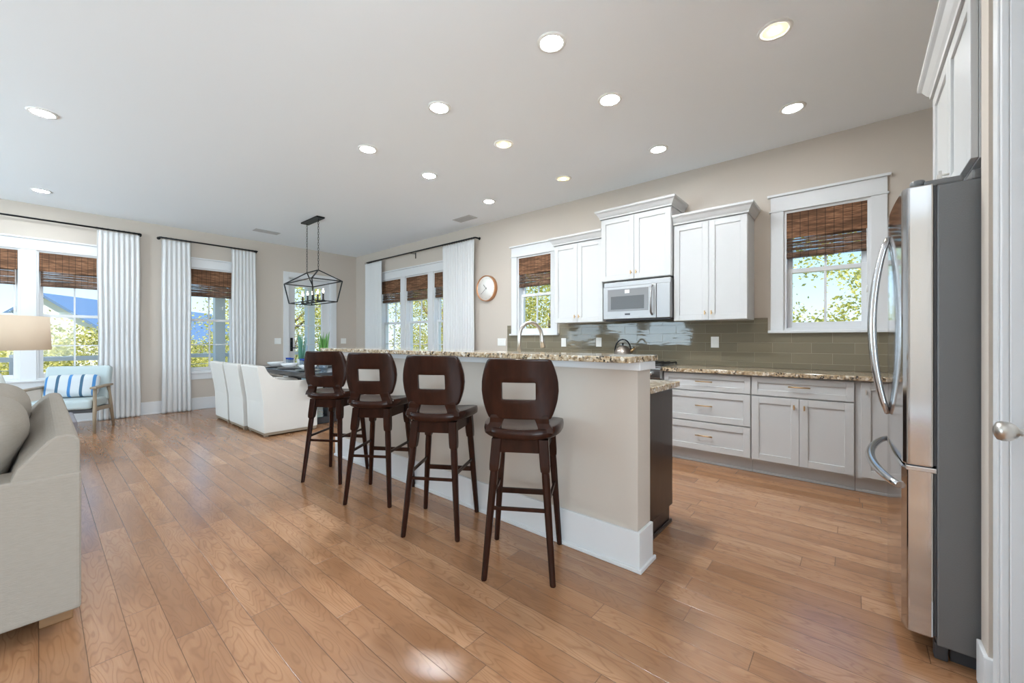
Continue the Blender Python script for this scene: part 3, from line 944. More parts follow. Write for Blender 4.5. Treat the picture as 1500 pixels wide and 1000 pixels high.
# microwave over the range
def microwave():
    root = thing('microwave', 'stainless over-the-range microwave under the tall cabinet', 'microwave', (XB, 1.832, 1.405), ROTB)
    W2, H, D = 0.378, 0.437, 0.385
    mb = MB(); mb.box(-W2, -D, 0.018, W2, -0.001, H, 0.004); link('body', mb, 'appliance_steel', root)
    mb = MB(); mb.box(-W2 + 0.01, -D + 0.01, 0.0, W2 - 0.01, -0.03, 0.018, 0.003)
    link('underside', mb, 'gasket', root)
    mb = MB(); mb.box(-W2, -D - 0.012, H - 0.052, W2, -D, H, 0.004)
    for q in range(16):
        mb.box(-W2 + 0.05 + q * 0.042, -D - 0.0135, H - 0.034, -W2 + 0.08 + q * 0.042, -D - 0.012, H - 0.030)
    link('top_grille', mb, 'appliance_steel', root)
    mb = MB()
    mb.box(-W2, -D - 0.030, 0.018, 0.235, -D, H - 0.055, 0.005)
    d = link('door', mb, 'appliance_steel', root)
    mb = MB(); mb.box(-W2 + 0.055, -D - 0.033, 0.105, 0.150, -D - 0.029, H - 0.085, 0.003); link('window_glass', mb, 'black_glass', d)
    mb = MB(); mb.box(-W2 + 0.095, -D - 0.0345, 0.125, 0.105, -D - 0.0325, H - 0.165, 0.002); link('inner_screen', mb, 'dark_grille', d)
    mb = MB(); mb.box(-0.115, -D - 0.0345, H - 0.135, -0.062, -D - 0.0325, H - 0.098, 0.002); link('sticker', mb, 'sticker', d)
    mb = MB(); mb.box(-0.115, -D - 0.033, 0.060, -0.055, -D - 0.0295, 0.078, 0.001); link('badge', mb, 'badge', d)
    mb = MB()
    pts = [(0.192, -D - 0.030, 0.055), (0.192, -D - 0.068, 0.075), (0.192, -D - 0.078, 0.20), (0.192, -D - 0.068, 0.345), (0.192, -D - 0.030, 0.365)]
    mb.tube(pts, 0.011, 10); link('handle', mb, 'appliance_steel', d)
    mb = MB(); mb.box(0.238, -D - 0.028, 0.018, W2, -D, H - 0.055, 0.005); link('control_panel', mb, 'appliance_steel', root)
    return root
microwave()

# range with cast iron grates
def stove():
    root = thing('range', 'stainless gas range below the microwave, behind the bar end', 'range', (XB, 1.855, 0), ROTB)
    W2 = 0.376; D = 0.575
    mb = MB(); mb.box(-W2, -D, 0.08, W2, -0.012, 0.905, 0.003); mb.box(-W2 + 0.02, -D + 0.05, 0.0, W2 - 0.02, -0.05, 0.08); link('body', mb, 'steel', root)
    mb = MB(); mb.box(-W2, -D - 0.03, 0.905, W2, -0.012, 0.922, 0.004); link('cooktop', mb, 'steel', root)
    for s_ in (-1, 0, 1):
        mb = MB(); c = s_ * 0.245
        for q in (-0.10, -0.035, 0.035, 0.10):
            mb.box(c + q - 0.006, -D + 0.03, 0.938, c + q + 0.006, -0.06, 0.952, 0.003)
        for q in (-D + 0.03, -0.45, -0.30, -0.18, -0.072):
            mb.box(c - 0.115, q - 0.006, 0.930, c + 0.115, q + 0.006, 0.944, 0.003)
        for a in (-0.105, 0.105):
            for b in (-D + 0.04, -0.07):
                mb.box(c + a - 0.007, b - 0.007, 0.921, c + a + 0.007, b + 0.007, 0.940)
        link('grate', mb, 'blade_black', root)
    mb = MB(); mb.box(-W2, -D - 0.045, 0.80, W2, -D, 0.90, 0.006); link('control_panel', mb, 'steel', root)
    for q in range(5):
        mb = MB(); mb.lathe([(0.024, -D - 0.045), (0.022, -D - 0.07), (0.016, -D - 0.085), (0.001, -D - 0.086)], (-0.28 + q * 0.14, 0, 0.85), 16, 'y'); link('control_knob', mb, 'steel', root)
    mb = MB(); mb.box(-W2, -D - 0.03, 0.25, W2, -D, 0.78, 0.005); d = link('oven_door', mb, 'steel', root)
    mb = MB(); mb.box(-0.26, -D - 0.033, 0.36, 0.26, -D - 0.029, 0.62, 0.003); link('oven_window', mb, 'black_glass', d)
    mb = MB(); mb.tube([(-0.32, -D - 0.03, 0.73), (-0.32, -D - 0.075, 0.73), (0.32, -D - 0.075, 0.73), (0.32, -D - 0.03, 0.73)], 0.012, 10); link('oven_handle', mb, 'steel', d)
stove()

# kettle
def kettle():
    root = thing('kettle', 'grey metal kettle with arched handle on the range', 'kettle', (4.36, 2.035, 0.953), R(-72))
    mb = MB(); mb.lathe([(0.085, 0.0), (0.098, 0.012), (0.100, 0.035), (0.096, 0.085), (0.078, 0.135), (0.048, 0.162), (0.045, 0.166), (0.010, 0.172)], n=32); link('body', mb, 'kettle', root)
    mb = MB(); mb.lathe([(0.012, 0.171), (0.008, 0.180), (0.013, 0.188), (0.010, 0.198), (0.001, 0.200)], n=16); link('lid_knob', mb, 'black_metal', root)
    mb = MB(); mb.tube([(0.078, 0, 0.095), (0.108, 0, 0.120), (0.132, 0, 0.150)], [0.020, 0.016, 0.013], 14); link('spout', mb, 'brass', root)
    mb = MB(); mb.tube([(0.088 * math.cos(R(a)), 0, 0.095 + 0.145 * math.sin(R(a)) ** 0.8 if a not in (0, 180) else 0.095) for a in range(0, 181, 15)], 0.008, 10); link('handle', mb, 'black_metal', root)
kettle()

# outlets and switches
def plate(y, z, w_, label, wall='B', gang=1):
    loc, rz = ((XB - (0.009 if wall == 'B' and y < 4.03 else 0.0), y, z), ROTB) if wall == 'B' else ((y, YA, z), 0)
    root = thing('wall_plate', label, 'switch plate', loc, rz, 'white wall plates')
    mb = MB(); mb.box(-w_ / 2, -0.006, -0.058, w_ / 2, -0.0002, 0.058, 0.003); link('cover', mb, 'plastic', root)
    for q in range(gang):
        c = (q - (gang - 1) / 2) * 0.046
        mb = MB(); mb.box(c - 0.0165, -0.009, -0.033, c + 0.0165, -0.005, 0.033, 0.002); link('rocker', mb, 'plastic', root)
plate(4.157, 1.155, 0.165, 'white three-gang switch plate under the clock, left of the tiles', 'B', 3)
plate(3.015, 1.155, 0.078, 'white plate on the tiles right of the clock-side kitchen window')
plate(2.485, 1.16, 0.078, 'white plate on the tiles left of the kettle')
plate(1.125, 1.165, 0.078, 'white plate on the tiles below the right upper cabinet')
plate(3.02, 1.165, 0.118, 'white switch plate on the far wall left of the glazed door', 'A', 2)
plate(4.345, 1.165, 0.118, 'white switch plate on the far wall right of the glazed door', 'A', 2)

# wall clock
def clock():
    root = thing('wall_clock', 'round wall clock with copper rim on the kitchen wall', 'clock', (XB, 4.452, 2.005), ROTB)
    r = 0.205
    mb = MB(); mb.lathe([(r, -0.0005), (r, -0.058), (r - 0.004, -0.062), (r - 0.012, -0.060), (r - 0.014, -0.040)], n=56, axis='y'); link('rim', mb, 'copper', root)
    mb = MB(); mb.lathe([(r - 0.014, -0.030), (r - 0.014, -0.042), (0.001, -0.042)], n=56, axis='y'); link('face', mb, 'clock_face', root)
    mb = MB()
    for q in range(12):
        a = R(30 * q)
        mb.bar((0.150 * math.sin(a), -0.0428, 0.150 * math.cos(a)), (0.168 * math.sin(a), -0.0428, 0.168 * math.cos(a)), 0.004, 0.001, up=(0, 1, 0))
    link('hour_marks', mb, 'plastic_slot', root)
    for nm, deg, L, w_ in (('minute_hand', 232, 0.140, 0.005), ('hour_hand', 317, 0.085, 0.007)):
        a = R(deg); mb = MB()
        mb.bar((-0.02 * math.sin(a), -0.046, -0.02 * math.cos(a)), (L * math.sin(a), -0.046, L * math.cos(a)), w_, 0.002, up=(0, 1, 0)); link(nm, mb, 'badge', root)
    mb = MB(); mb.lathe([(0.009, -0.043), (0.009, -0.049), (0.001, -0.050)], n=14, axis='y'); link('hub', mb, 'badge', root)
clock()

# ------------------------------------------------------------------ island with raised bar
IY0, IY1 = 0.852, 4.075
mb = MB(); mb.box(2.002, IY0, 0, 2.165, IY1, 1.032)
struct('wall_island', mb, 'wall', label='beige half wall of the island behind the bar stools', cat='half wall')
mb = MB()
mb.box(1.985, IY0 - 0.017, 0, 2.002, IY1 + 0.017, 0.202, 0.003); mb.box(2.002, IY0 - 0.017, 0, 2.165, IY0, 0.202, 0.003); mb.box(2.002, IY1, 0, 2.165, IY1 + 0.017, 0.202, 0.003)
mb.box(1.972, IY0 - 0.030, 0, 1.985, IY1 + 0.017, 0.022, 0.005); mb.box(1.985, IY0 - 0.030, 0, 2.178, IY0 - 0.017, 0.022, 0.005)
struct('baseboard_island', mb, 'white', label='tall white baseboard round the island half wall', cat='baseboard')
mb = MB(); mb.box(1.978, IY0 - 0.022, 1.032, 2.185, IY1 + 0.022, 1.0745, 0.004)
struct('trim_island', mb, 'white', label='white trim band under the granite bar top', cat='trim')
mb = MB(); slab(mb, 1.85, IY0 - 0.026, 2.215, IY1 + 0.055, 1.0755, 1.107)
tag(link('countertop', mb, 'granite'), 'long raised granite bar top above the stools', 'countertop', 'granite tops')

def island_cabinet():
    root = thing('island_cabinet', 'espresso brown island cabinet run behind the half wall', 'base cabinet', (2.46, 2.45, 0))
    mb = MB(); mb.box(2.168, 0.925, 0.10, 2.735, 4.05, 0.873, 0.002); mb.box(2.168, 0.925, 0.0, 2.675, 4.05, 0.10)
    link('body', mb, 'espresso_cab', root, True)
    mb = MB(); mb.box(2.166, 0.910, 0.0, 2.690, 0.925, 0.022, 0.006); link('shoe_moulding', mb, 'espresso_cab', root, True)
    n = 5
    for q in range(n):
        a = 0.945 + q * (4.03 - 0.945) / n; b = a + (4.03 - 0.945) / n - 0.006
        old = Matrix.Translation((2.735, 0, 0)) @ Matrix.Rotation(R(90), 4, 'Z')
        mb = MB(old); door_panel(mb, a, b, 0.125, 0.86, -0.022)
        d = link('door', mb, 'espresso_cab', root, True)
        mb = MB(old); knob(mb, b - 0.03, 0.78, -0.022); link('knob', mb, 'brass', d)
        d.children and None
        for ch in d.children:
            pass
    return root
isl = island_cabinet()
# knobs above were built in world space under their doors: shift them into the thing's frame
for d in isl.children:
    for ch in d.children:
        ch.location = (-2.46, -2.45, 0)
mb = MB(); slab(mb, 2.168, 0.895, 2.795, 4.075, 0.876, 0.912)
tag(link('countertop', mb, 'granite'), 'lower granite worktop of the island beside its dark end panel', 'countertop', 'granite tops')
def faucet():
    root = thing('faucet', 'brushed nickel gooseneck faucet rising behind the bar top', 'faucet', (2.425, 1.99, 0.912), R(-20))
    mb = MB(); mb.lathe([(0.028, 0), (0.028, 0.008), (0.020, 0.016), (0.018, 0.05), (0.0145, 0.06)], n=20); link('base', mb, 'nickel', root)
    pts = [(0, 0, 0.05), (0, 0, 0.29)]
    for a in range(170, -1, -12):
        pts.append((0.105 + 0.105 * math.cos(R(a)), 0, 0.30 + 0.115 * math.sin(R(a))))
    pts += [(0.214, 0, 0.27), (0.222, 0, 0.215)]
    rr = [0.0145] * (len(pts) - 3) + [0.0155, 0.019, 0.020]
    mb = MB(); mb.tube(pts, rr, 14); link('spout', mb, 'nickel', root)
    mb = MB(); mb.tube([(0, 0.015, 0.045), (0, 0.04, 0.05), (0.0, 0.075, 0.085)], [0.009, 0.007, 0.006], 8); link('lever', mb, 'nickel', root)
faucet()

# ------------------------------------------------------------------ fridge and the cabinet above
FX0, FX1 = 2.16, 3.075
def fridge():
    root = thing('fridge', 'stainless french-door fridge with grey side at the right', 'fridge', ((FX0 + FX1) / 2, -0.60, 0))
    mb = MB(); mb.box(FX0, -1.05, 0.055, FX1, -0.232, 1.765, 0.006); link('body', mb, 'fridge_side', root, True)
    mb = MB(); mb.box(FX0 + 0.03, -1.0, 0.0, FX1 - 0.03, -0.27, 0.056); link('base_grille', mb, 'gasket', root, True)
    cx = (FX0 + FX1) / 2
    def front(x):
        u_ = (x - cx) / ((FX1 - FX0) / 2)
        return -0.143 + 0.020 * (1 - u_ * u_) - (0.012 * max(0, abs(u_) - 0.95) / 0.05)
    def slabdoor(x0, x1, z0, z1):
        mb = MB()
        n = 22
        top, bot = [], []
        poly = [(x0, -0.224)] + [(x0 + (x1 - x0) * q / n, front(x0 + (x1 - x0) * q / n)) for q in range(n + 1)] + [(x1, -0.224)]
        mb.prism(poly, z0, z1, 'z')
        return mb
    for nm, x0, x1 in (('door', FX0, cx - 0.003), ('door', cx + 0.003, FX1)):
        d = link(nm, slabdoor(x0, x1, 0.712, 1.775), 'polished_steel', root, True, bevel=0.006)
        s_ = -1 if x0 < cx - 0.1 else 1
        hx = cx + s_ * 0.045
        mb = MB()
        pts = []
        for q in range(17):
            t_ = q / 16
            z_ = 0.845 + 0.82 * t_
            pts.append((hx, front(hx) + 0.004 + 0.056 * math.sin(math.pi * t_) ** 0.75, z_))
        mb.tube(pts, [0.012 + 0.004 * math.sin(math.pi * q / 16) for q in range(17)], 12)
        h = link('handle', mb, 'handle_steel', d); h.location = -Vector(root.location) ; h['label'] = 'bowed vertical steel handle'
        mb = MB(); mb.box(x0 + 0.004, -0.2315, 0.72, x1 - 0.004, -0.2245, 1.765); g_ = link('gasket', mb, 'gasket', d); g_.location = -Vector(root.location)
    d = link('freezer_drawer', slabdoor(FX0, FX1, 0.075, 0.700), 'polished_steel', root, True, bevel=0.006)
    mb = MB()
    pts = []
    for q in range(21):
        t_ = q / 20
        x_ = FX0 + 0.045 + (FX1 - FX0 - 0.115) * t_
        pts.append((x_, front(x_) + 0.004 + 0.062 * math.sin(math.pi * t_) ** 0.7, 0.617 + 0.036 * t_))
    mb.tube(pts, [0.013 + 0.005 * math.sin(math.pi * q / 20) for q in range(21)], 12)
    h = link('handle', mb, 'handle_steel', d); h.location = -Vector(root.location); h['label'] = 'bowed horizontal steel handle'
    mb = MB(); mb.box(FX0 + 0.004, -0.2315, 0.085, FX1 - 0.004, -0.2245, 0.69); g_ = link('gasket', mb, 'gasket', d); g_.location = -Vector(root.location)
    for x_ in (FX0 + 0.045, FX1 - 0.045):
        mb = MB(); mb.box(x_ - 0.04, -0.30, 1.765, x_ + 0.04, -0.20, 1.788, 0.006); mb.lathe([(0.022, 1.776), (0.022, 1.797), (0.018, 1.803), (0.001, 1.803)], (x_, -0.185, 0), 16)
        link('hinge_cover', mb, 'fridge_side', root, True)
    mb = MB(); mb.box(FX0 + 0.004, -0.80, 1.765, FX1 - 0.004, -0.32, 1.800, 0.006); link('top_cover', mb, 'fridge_side', root, True)
    for x_ in (FX0 + 0.03, FX1 - 0.03):
        mb = MB(); mb.box(x_ - 0.02, -0.262, 0.0, x_ + 0.02, -0.226, 0.06, 0.006); link('foot', mb, 'gasket', root, True)
    mb = MB(); mb.box(FX0 - 0.002, -0.232, 0.692, FX0 + 0.06, -0.150, 0.7105, 0.003); link('middle_hinge', mb, 'steel', root, True)
fridge()

def fridge_cabinet():
    z0, z1 = 1.835, 2.47
    root = thing('wall_cabinet', 'deep white two-door cabinet above the fridge', 'wall cabinet', ((FX0 + FX1) / 2, -1.10, z0), ROTC, 'white upper cabinets')
    hw = (FX1 - FX0) / 2
    H = z1 - z0; dep = 1.10 - 0.315
    mb = MB(); mb.box(-hw, -dep + 0.021, 0, hw, -0.001, H, 0.002); link('body', mb, 'cabinet', root)
    for s_ in (-1, 1):
        a, b = (-hw + 0.003, -0.0015) if s_ < 0 else (0.0015, hw - 0.003)
        mb = MB(); door_panel(mb, a, b, 0.004, H - 0.01, -dep)
        d = link('door', mb, 'cabinet', root)
        mb = MB(); knob(mb, s_ * 0.03, 0.082, -dep); link('knob', mb, 'nickel', d)
    mb = MB(); crown(mb, -hw, hw, -dep, -0.001, H, (True, False), 0.095); link('crown_moulding', mb, 'cabinet', root)
fridge_cabinet()

# ------------------------------------------------------------------ bar stools
def stool():
    root = thing('bar_stool', '', 'bar stool', (0, 0, 0), 0, 'espresso bar stools along the island')
    # seat
    def outline(sc, z_, dish=0.0):
        pts = []
        for q in range(40):
            a = 2 * math.pi * q / 40
            ca, sa = math.cos(a), math.sin(a)
            n_ = 3.6
            r_ = (abs(ca) ** n_ + abs(sa) ** n_) ** (-1 / n_)
            x_, y_ = ca * r_ * sc, sa * r_ * sc
            wid = 0.209 + 0.018 * y_
            X_, Y_ = x_ * wid, 0.008 + y_ * 0.212
            zz_ = z_ + 0.016 * abs(x_) ** 2 + dish * (1 - sc) - 0.006 * y_
            pts.append((X_, Y_, zz_))
        return pts
    mb = MB()
    mb.rings([outline(0.93, 0.686), outline(0.99, 0.694), outline(1.0, 0.714), outline(0.985, 0.736), outline(0.93, 0.740), outline(0.8, 0.738, -0.01), outline(0.55, 0.736, -0.012), outline(0.25, 0.735, -0.01), outline(0.05, 0.735, -0.01)])
    link('seat', mb, 'espresso', root)
    # apron
    bx, fx_, by, fy_ = 0.118, 0.138, -0.135, 0.155
    mb = MB()
    mb.box(-bx, by - 0.010, 0.618, bx, by + 0.010, 0.690, 0.002); mb.box(-fx_, fy_ - 0.010, 0.618, fx_, fy_ + 0.010, 0.690, 0.002)
    for s_ in (-1, 1):
        mb.bar((s_ * bx, by, 0.655), (s_ * fx_, fy_, 0.655), 0.020, 0.068)
    link('apron', mb, 'espresso', root)
    # legs
    FT = {}
    for (sx, tx, ty, fx2, fy2) in ((-1, bx, by, 0.170, -0.212), (1, bx, by, 0.170, -0.212), (-1, fx_, fy_, 0.186, 0.200), (1, fx_, fy_, 0.186, 0.200)):
        T = Vector((sx * tx, ty, 0.690)); F_ = Vector((sx * fx2, fy2, 0.0))
        FT[(sx, ty > 0)] = (T, F_)
        def cr(p, h, n=8, rot=22.5):
            return [(p.x + h / math.cos(R(22.5)) * math.cos(R(rot + 45 * q)), p.y + h / math.cos(R(22.5)) * math.sin(R(rot + 45 * q)), p.z) for q in range(8)]
        def sq(p, h):
            c_ = h * 0.18
            return [(p.x + a, p.y + b, p.z) for a, b in ((h, h - c_), (h - c_, h), (-h + c_, h), (-h, h - c_), (-h, -h + c_), (-h + c_, -h), (h - c_, -h), (h, -h + c_))]
        mb = MB()
        L = lambda z_: F_ + (T - F_) * (z_ / T.z)
        mb.rings([cr(L(0.0), 0.0125), cr(L(0.005), 0.014), cr(L(0.25), 0.017), cr(L(0.49), 0.0195), cr(L(0.525), 0.019), sq(L(0.535), 0.0225), sq(L(0.56), 0.0245), sq(L(0.690), 0.0255)], smooth=False)
        link('leg', mb, 'espresso', root)
    P = lambda key, z_: FT[key][1] + (FT[key][0] - FT[key][1]) * (z_ / 0.690)
    for a, b, z_, w1, w2 in (((-1, False), (1, False), 0.345, 0.014, 0.018), ((-1, True), (1, True), 0.305, 0.018, 0.030), ((-1, False), (-1, True), 0.375, 0.014, 0.018), ((1, False), (1, True), 0.375, 0.014, 0.018)):
        mb = MB(); mb.bar(P(a, z_), P(b, z_), w1, w2, 0.003); link('stretcher', mb, 'espresso', root)
    # backrest plate with its rectangular hand hole
    zs_ = [0.792 + 0.020 * q / 2 for q in range(2)]
    z0, z1 = 0.795, 1.095
    sl0, sl1, sx_ = 0.893, 0.978, 0.084
    Z = [z0, z0 + 0.008, z0 + 0.025, z0 + 0.05, z0 + 0.075, sl0, (sl0 + sl1) / 2, sl1, 1.01, 1.04, 1.065, 1.085, z1]
    def hw(z_):
        t_ = (z_ - z0) / (z1 - z0)
        b = 0.158 + 0.038 * math.sin(math.pi * min(1, max(0, t_))) ** 0.9
        e_ = min(t_, 1 - t_) * (z1 - z0)
        if e_ < 0.018:
            b -= 0.004 * (1 - e_ / 0.018) ** 2
        return b
    X = []
    for z_ in Z:
        h = hw(z_)
        X.append([-h + (h - sx_) * q / 4 for q in range(4)] + [-sx_, -sx_ / 2, 0, sx_ / 2, sx_] + [sx_ + (h - sx_) * (q + 1) / 4 for q in range(4)])
    yb_ = lambda x_, z_: -0.176 - 0.10 * (z_ - z0) + 1.1 * x_ * x_
    mb = MB()
    mb.grid_plate(X, lambda x_, z_: yb_(x_, z_) - 0.013, lambda x_, z_: yb_(x_, z_) + 0.013, Z, lambda i, j: 4 <= i < 8 and 5 <= j < 7)
    link('backrest', mb, 'espresso', root, bevel=0.005)
    for s_ in (-1, 1):
        mb = MB()
        def rect(xc, yc, z_, a, b):
            return [(xc - a, yc - b, z_), (xc + a, yc - b, z_), (xc + a, yc + b, z_), (xc - a, yc + b, z_)]
        mb.rings([rect(s_ * 0.132, -0.158, 0.728, 0.038, 0.024), rect(s_ * 0.130, -0.158, 0.752, 0.036, 0.020), rect(s_ * 0.118, -0.160, 0.775, 0.032, 0.016), rect(s_ * 0.112, -0.164, 0.800, 0.036, 0.014), rect(s_ * 0.110, -0.166, 0.815, 0.034, 0.010)], smooth=False)
        link('back_support', mb, 'espresso', root, bevel=0.003)
    return root
ST = [((1.700, 1.365), -58.5, 'espresso wooden bar stool nearest the open end of the island'),
      ((1.697, 2.045), -58.5, 'second espresso bar stool from the open end of the island'),
      ((1.703, 2.775), -57.5, 'third espresso bar stool from the open end of the island'),
      ((1.700, 3.482), -58.5, 'farthest espresso bar stool, beside the white dining chairs')]
s0 = stool()
s0.location = (*ST[0][0], 0); s0.rotation_euler = (0, 0, R(ST[0][1])); s0['label'] = ST[0][2]
for (xy, rz, lb) in ST[1:]:
    dup(s0, (*xy, 0), R(rz), lb)

# ------------------------------------------------------------------ dining set
def dining_chair():
    root = thing('dining_chair', '', 'dining chair', (0, 0, 0), 0, 'white upholstered dining chairs')
    hw = 0.303
    def arc(p0, p1, p2, n=8):
        return [((1 - t) ** 2 * p0[0] + 2 * t * (1 - t) * p1[0] + t * t * p2[0], (1 - t) ** 2 * p0[1] + 2 * t * (1 - t) * p1[1] + t * t * p2[1]) for t in [q / n for q in range(n + 1)]]
    side = [(0.0, 0.05), (-0.012, 0.42)] + [(-0.045, 0.66), (-0.078, 0.855)] + [(-0.060, 0.872), (-0.005, 0.872)] + arc((0.012, 0.855), (0.07, 0.69), (0.26, 0.675)) + [(0.55, 0.660), (0.60, 0.640), (0.63, 0.40), (0.635, 0.05)]
    for s_ in (-1, 1):
        mb = MB(); a, b = (s_ * hw, s_ * (hw - 0.070))
        mb.prism(side, min(a, b), max(a, b), 'x', 0.007); link('arm', mb, 'white_fabric', root)
    mb = MB(); back = [(0.001, 0.05), (-0.011, 0.42), (-0.044, 0.66), (-0.077, 0.855), (-0.060, 0.871), (-0.005, 0.871), (0.03, 0.80), (0.085, 0.42), (0.085, 0.05)]
    mb.prism(back, -hw + 0.068, hw - 0.068, 'x', 0.004); link('backrest', mb, 'white_fabric', root)
    mb = MB(); mb.box(-hw + 0.072, 0.088, 0.05, hw - 0.072, 0.60, 0.33, 0.008); link('seat_base', mb, 'white_fabric', root)
    mb = MB(); mb.box(-hw + 0.074, 0.090, 0.332, hw - 0.074, 0.615, 0.470, 0.035, 4); link('seat_cushion', mb, 'white_fabric', root)
    mb = MB(); mb.box(-hw + 0.006, 0.008, 0.018, hw - 0.006, 0.628, 0.050, 0.003)
    for sx in (-1, 1):
        for y_ in (0.035, 0.60):
            mb.box(sx * (hw - 0.05) - 0.02, y_ - 0.02, 0.0, sx * (hw - 0.05) + 0.02, y_ + 0.02, 0.018)
    link('plinth', mb, 'tan_base', root)
    return root
c0 = dining_chair()
DC = [(5.765, 'white upholstered dining chair nearest the bar stools'), (6.425, 'middle white upholstered dining chair of the row'), (7.105, 'white upholstered dining chair closest to the far window')]
c0.location = (1.775, DC[0][0], 0); c0.rotation_euler = (0, 0, R(-90)); c0['label'] = DC[0][1]
for y_, lb in DC[1:]:
    dup(c0, (1.745, y_, 0), R(-90), lb)

TX0, TX1, TY0, TY1, TZ = 2.225, 3.265, 5.25, 7.60, 0.762
def dining_table():
    root = thing('dining_table', 'dark charcoal dining table beyond the bar stools', 'dining table', ((TX0 + TX1) / 2, (TY0 + TY1) / 2, 0))
    hx, hy = (TX1 - TX0) / 2, (TY1 - TY0) / 2
    mb = MB(); mb.box(-hx, -hy, TZ - 0.060, hx, hy, TZ, 0.006, 3); link('tabletop', mb, 'table_dark', root)
    mb = MB(); mb.box(-hx + 0.26, -hy + 0.15, TZ - 0.13, hx - 0.26, hy - 0.15, TZ - 0.060, 0.003); link('apron', mb, 'table_dark', root)
    for s_ in (-1, 1):
        mb = MB(); y_ = s_ * (hy - 0.55)
        mb.box(-0.075, y_ - 0.075, 0.10, 0.075, y_ + 0.075, TZ - 0.13, 0.008); mb.box(-0.23, y_ - 0.06, 0.0, 0.23, y_ + 0.06, 0.10, 0.015)
        link('trestle', mb, 'table_dark', root)
    mb = MB(); mb.box(-0.035, -hy + 0.62, 0.22, 0.035, hy - 0.62, 0.32, 0.006); link('stretcher', mb, 'table_dark', root)
dining_table()

def setting_plate():
    root = thing('charger_plate', '', 'plate', (0, 0, 0), 0, 'place settings on the dining table')
    mb = MB(); mb.lathe([(0.07, 0.0), (0.10, 0.002), (0.158, 0.012), (0.160, 0.016), (0.10, 0.008), (0.001, 0.007)], n=36); link('plate', mb, 'charger', root)
    return root
def bowl():
    root = thing('bowl', '', 'bowl', (0, 0, 0), 0, 'white bowls on the dining table')
    mb = MB(); mb.lathe([(0.05, 0.0), (0.065, 0.002), (0.110, 0.040), (0.118, 0.062), (0.114, 0.063), (0.10, 0.040), (0.06, 0.010), (0.001, 0.008)], n=36); link('bowl_shell', mb, 'china', root)
    return root
def tumbler():
    root = thing('tumbler', '', 'glass', (0, 0, 0), 0, 'blue-rimmed glasses on the dining table')
    mb = MB(); mb.lathe([(0.030, 0.0), (0.033, 0.004), (0.037, 0.118), (0.0355, 0.118), (0.031, 0.008), (0.001, 0.007)], n=22); link('glass_wall', mb, 'tumbler', root)
    mb = MB(); mb.lathe([(0.0368, 0.112), (0.0384, 0.124), (0.0384, 0.136), (0.0360, 0.136), (0.0352, 0.112)], n=22); o = link('blue_rim', mb, 'blue_rim', root); o['label'] = 'cobalt blue rim'
    return root
pl, bw, gl = setting_plate(), bowl(), tumbler()
SETS = [(2.42, 6.95, 'at the far chair'), (2.42, 6.42, 'at the middle chair'), (2.42, 5.78, 'at the nearest chair'),
        (3.06, 6.95, 'at the far end, across the table'), (3.06, 6.42, 'across from the middle chair'), (3.06, 5.78, 'across from the nearest chair')]
for i, (x_, y_, where) in enumerate(SETS):
    lab = [f'grey charger plate on the dining table {where}', f'white bowl on the charger plate {where}', f'tall blue-rimmed glass on the dining table, inner one {where}', f'blue-rimmed glass on the dining table, outer one {where}']
    sgn = 1 if x_ < 2.7 else -1
    for proto, loc, lb in ((pl, (x_, y_, TZ), lab[0]), (bw, (x_, y_, TZ + 0.0165), lab[1]), (gl, (x_ + sgn * 0.20, y_ - 0.07, TZ), lab[2])):
        if i == 0:
            proto.location = loc; proto['label'] = lb
        else:
            dup(proto, loc, 0, lb)
    dup(gl, (x_ + sgn * 0.22, y_ + 0.09, TZ), 0, lab[3])

def table_plant(loc, matname, seed, label, n=26):
    rn = random.Random(seed)
    root = thing('table_plant', label, 'plant', loc)
    mb = MB(); mb.lathe([(0.045, 0.0), (0.06, 0.004), (0.070, 0.12), (0.066, 0.12), (0.060, 0.10), (0.001, 0.10)], n=22); link('pot', mb, 'pot', root)
    mb = MB()
    for q in range(n):
        a = rn.uniform(0, 2 * math.pi); r_ = rn.uniform(0.005, 0.045); lean = rn.uniform(0.005, 0.055); h = rn.uniform(0.34, 0.46)
        b0 = Vector((r_ * math.cos(a), r_ * math.sin(a), 0.10)); tip = Vector(((r_ + lean) * math.cos(a), (r_ + lean) * math.sin(a), 0.10 + h))
        mid = b0.lerp(tip, 0.55) - Vector((0.008 * math.cos(a), 0.008 * math.sin(a), 0))
        mb.tube([b0, b0.lerp(mid, 0.5), mid, mid.lerp(tip, 0.6), tip], [0.007, 0.0085, 0.008, 0.005, 0.001], 5)
    link('blades', mb, matname, root)
table_plant((2.75, 6.80, TZ), 'leaf_blue', 3, 'blue-green grassy table plant, left of two on the dining table', 14)
table_plant((2.75, 6.03, TZ), 'leaf_green', 4, 'bright green grassy table plant, right of two on the dining table', 34)

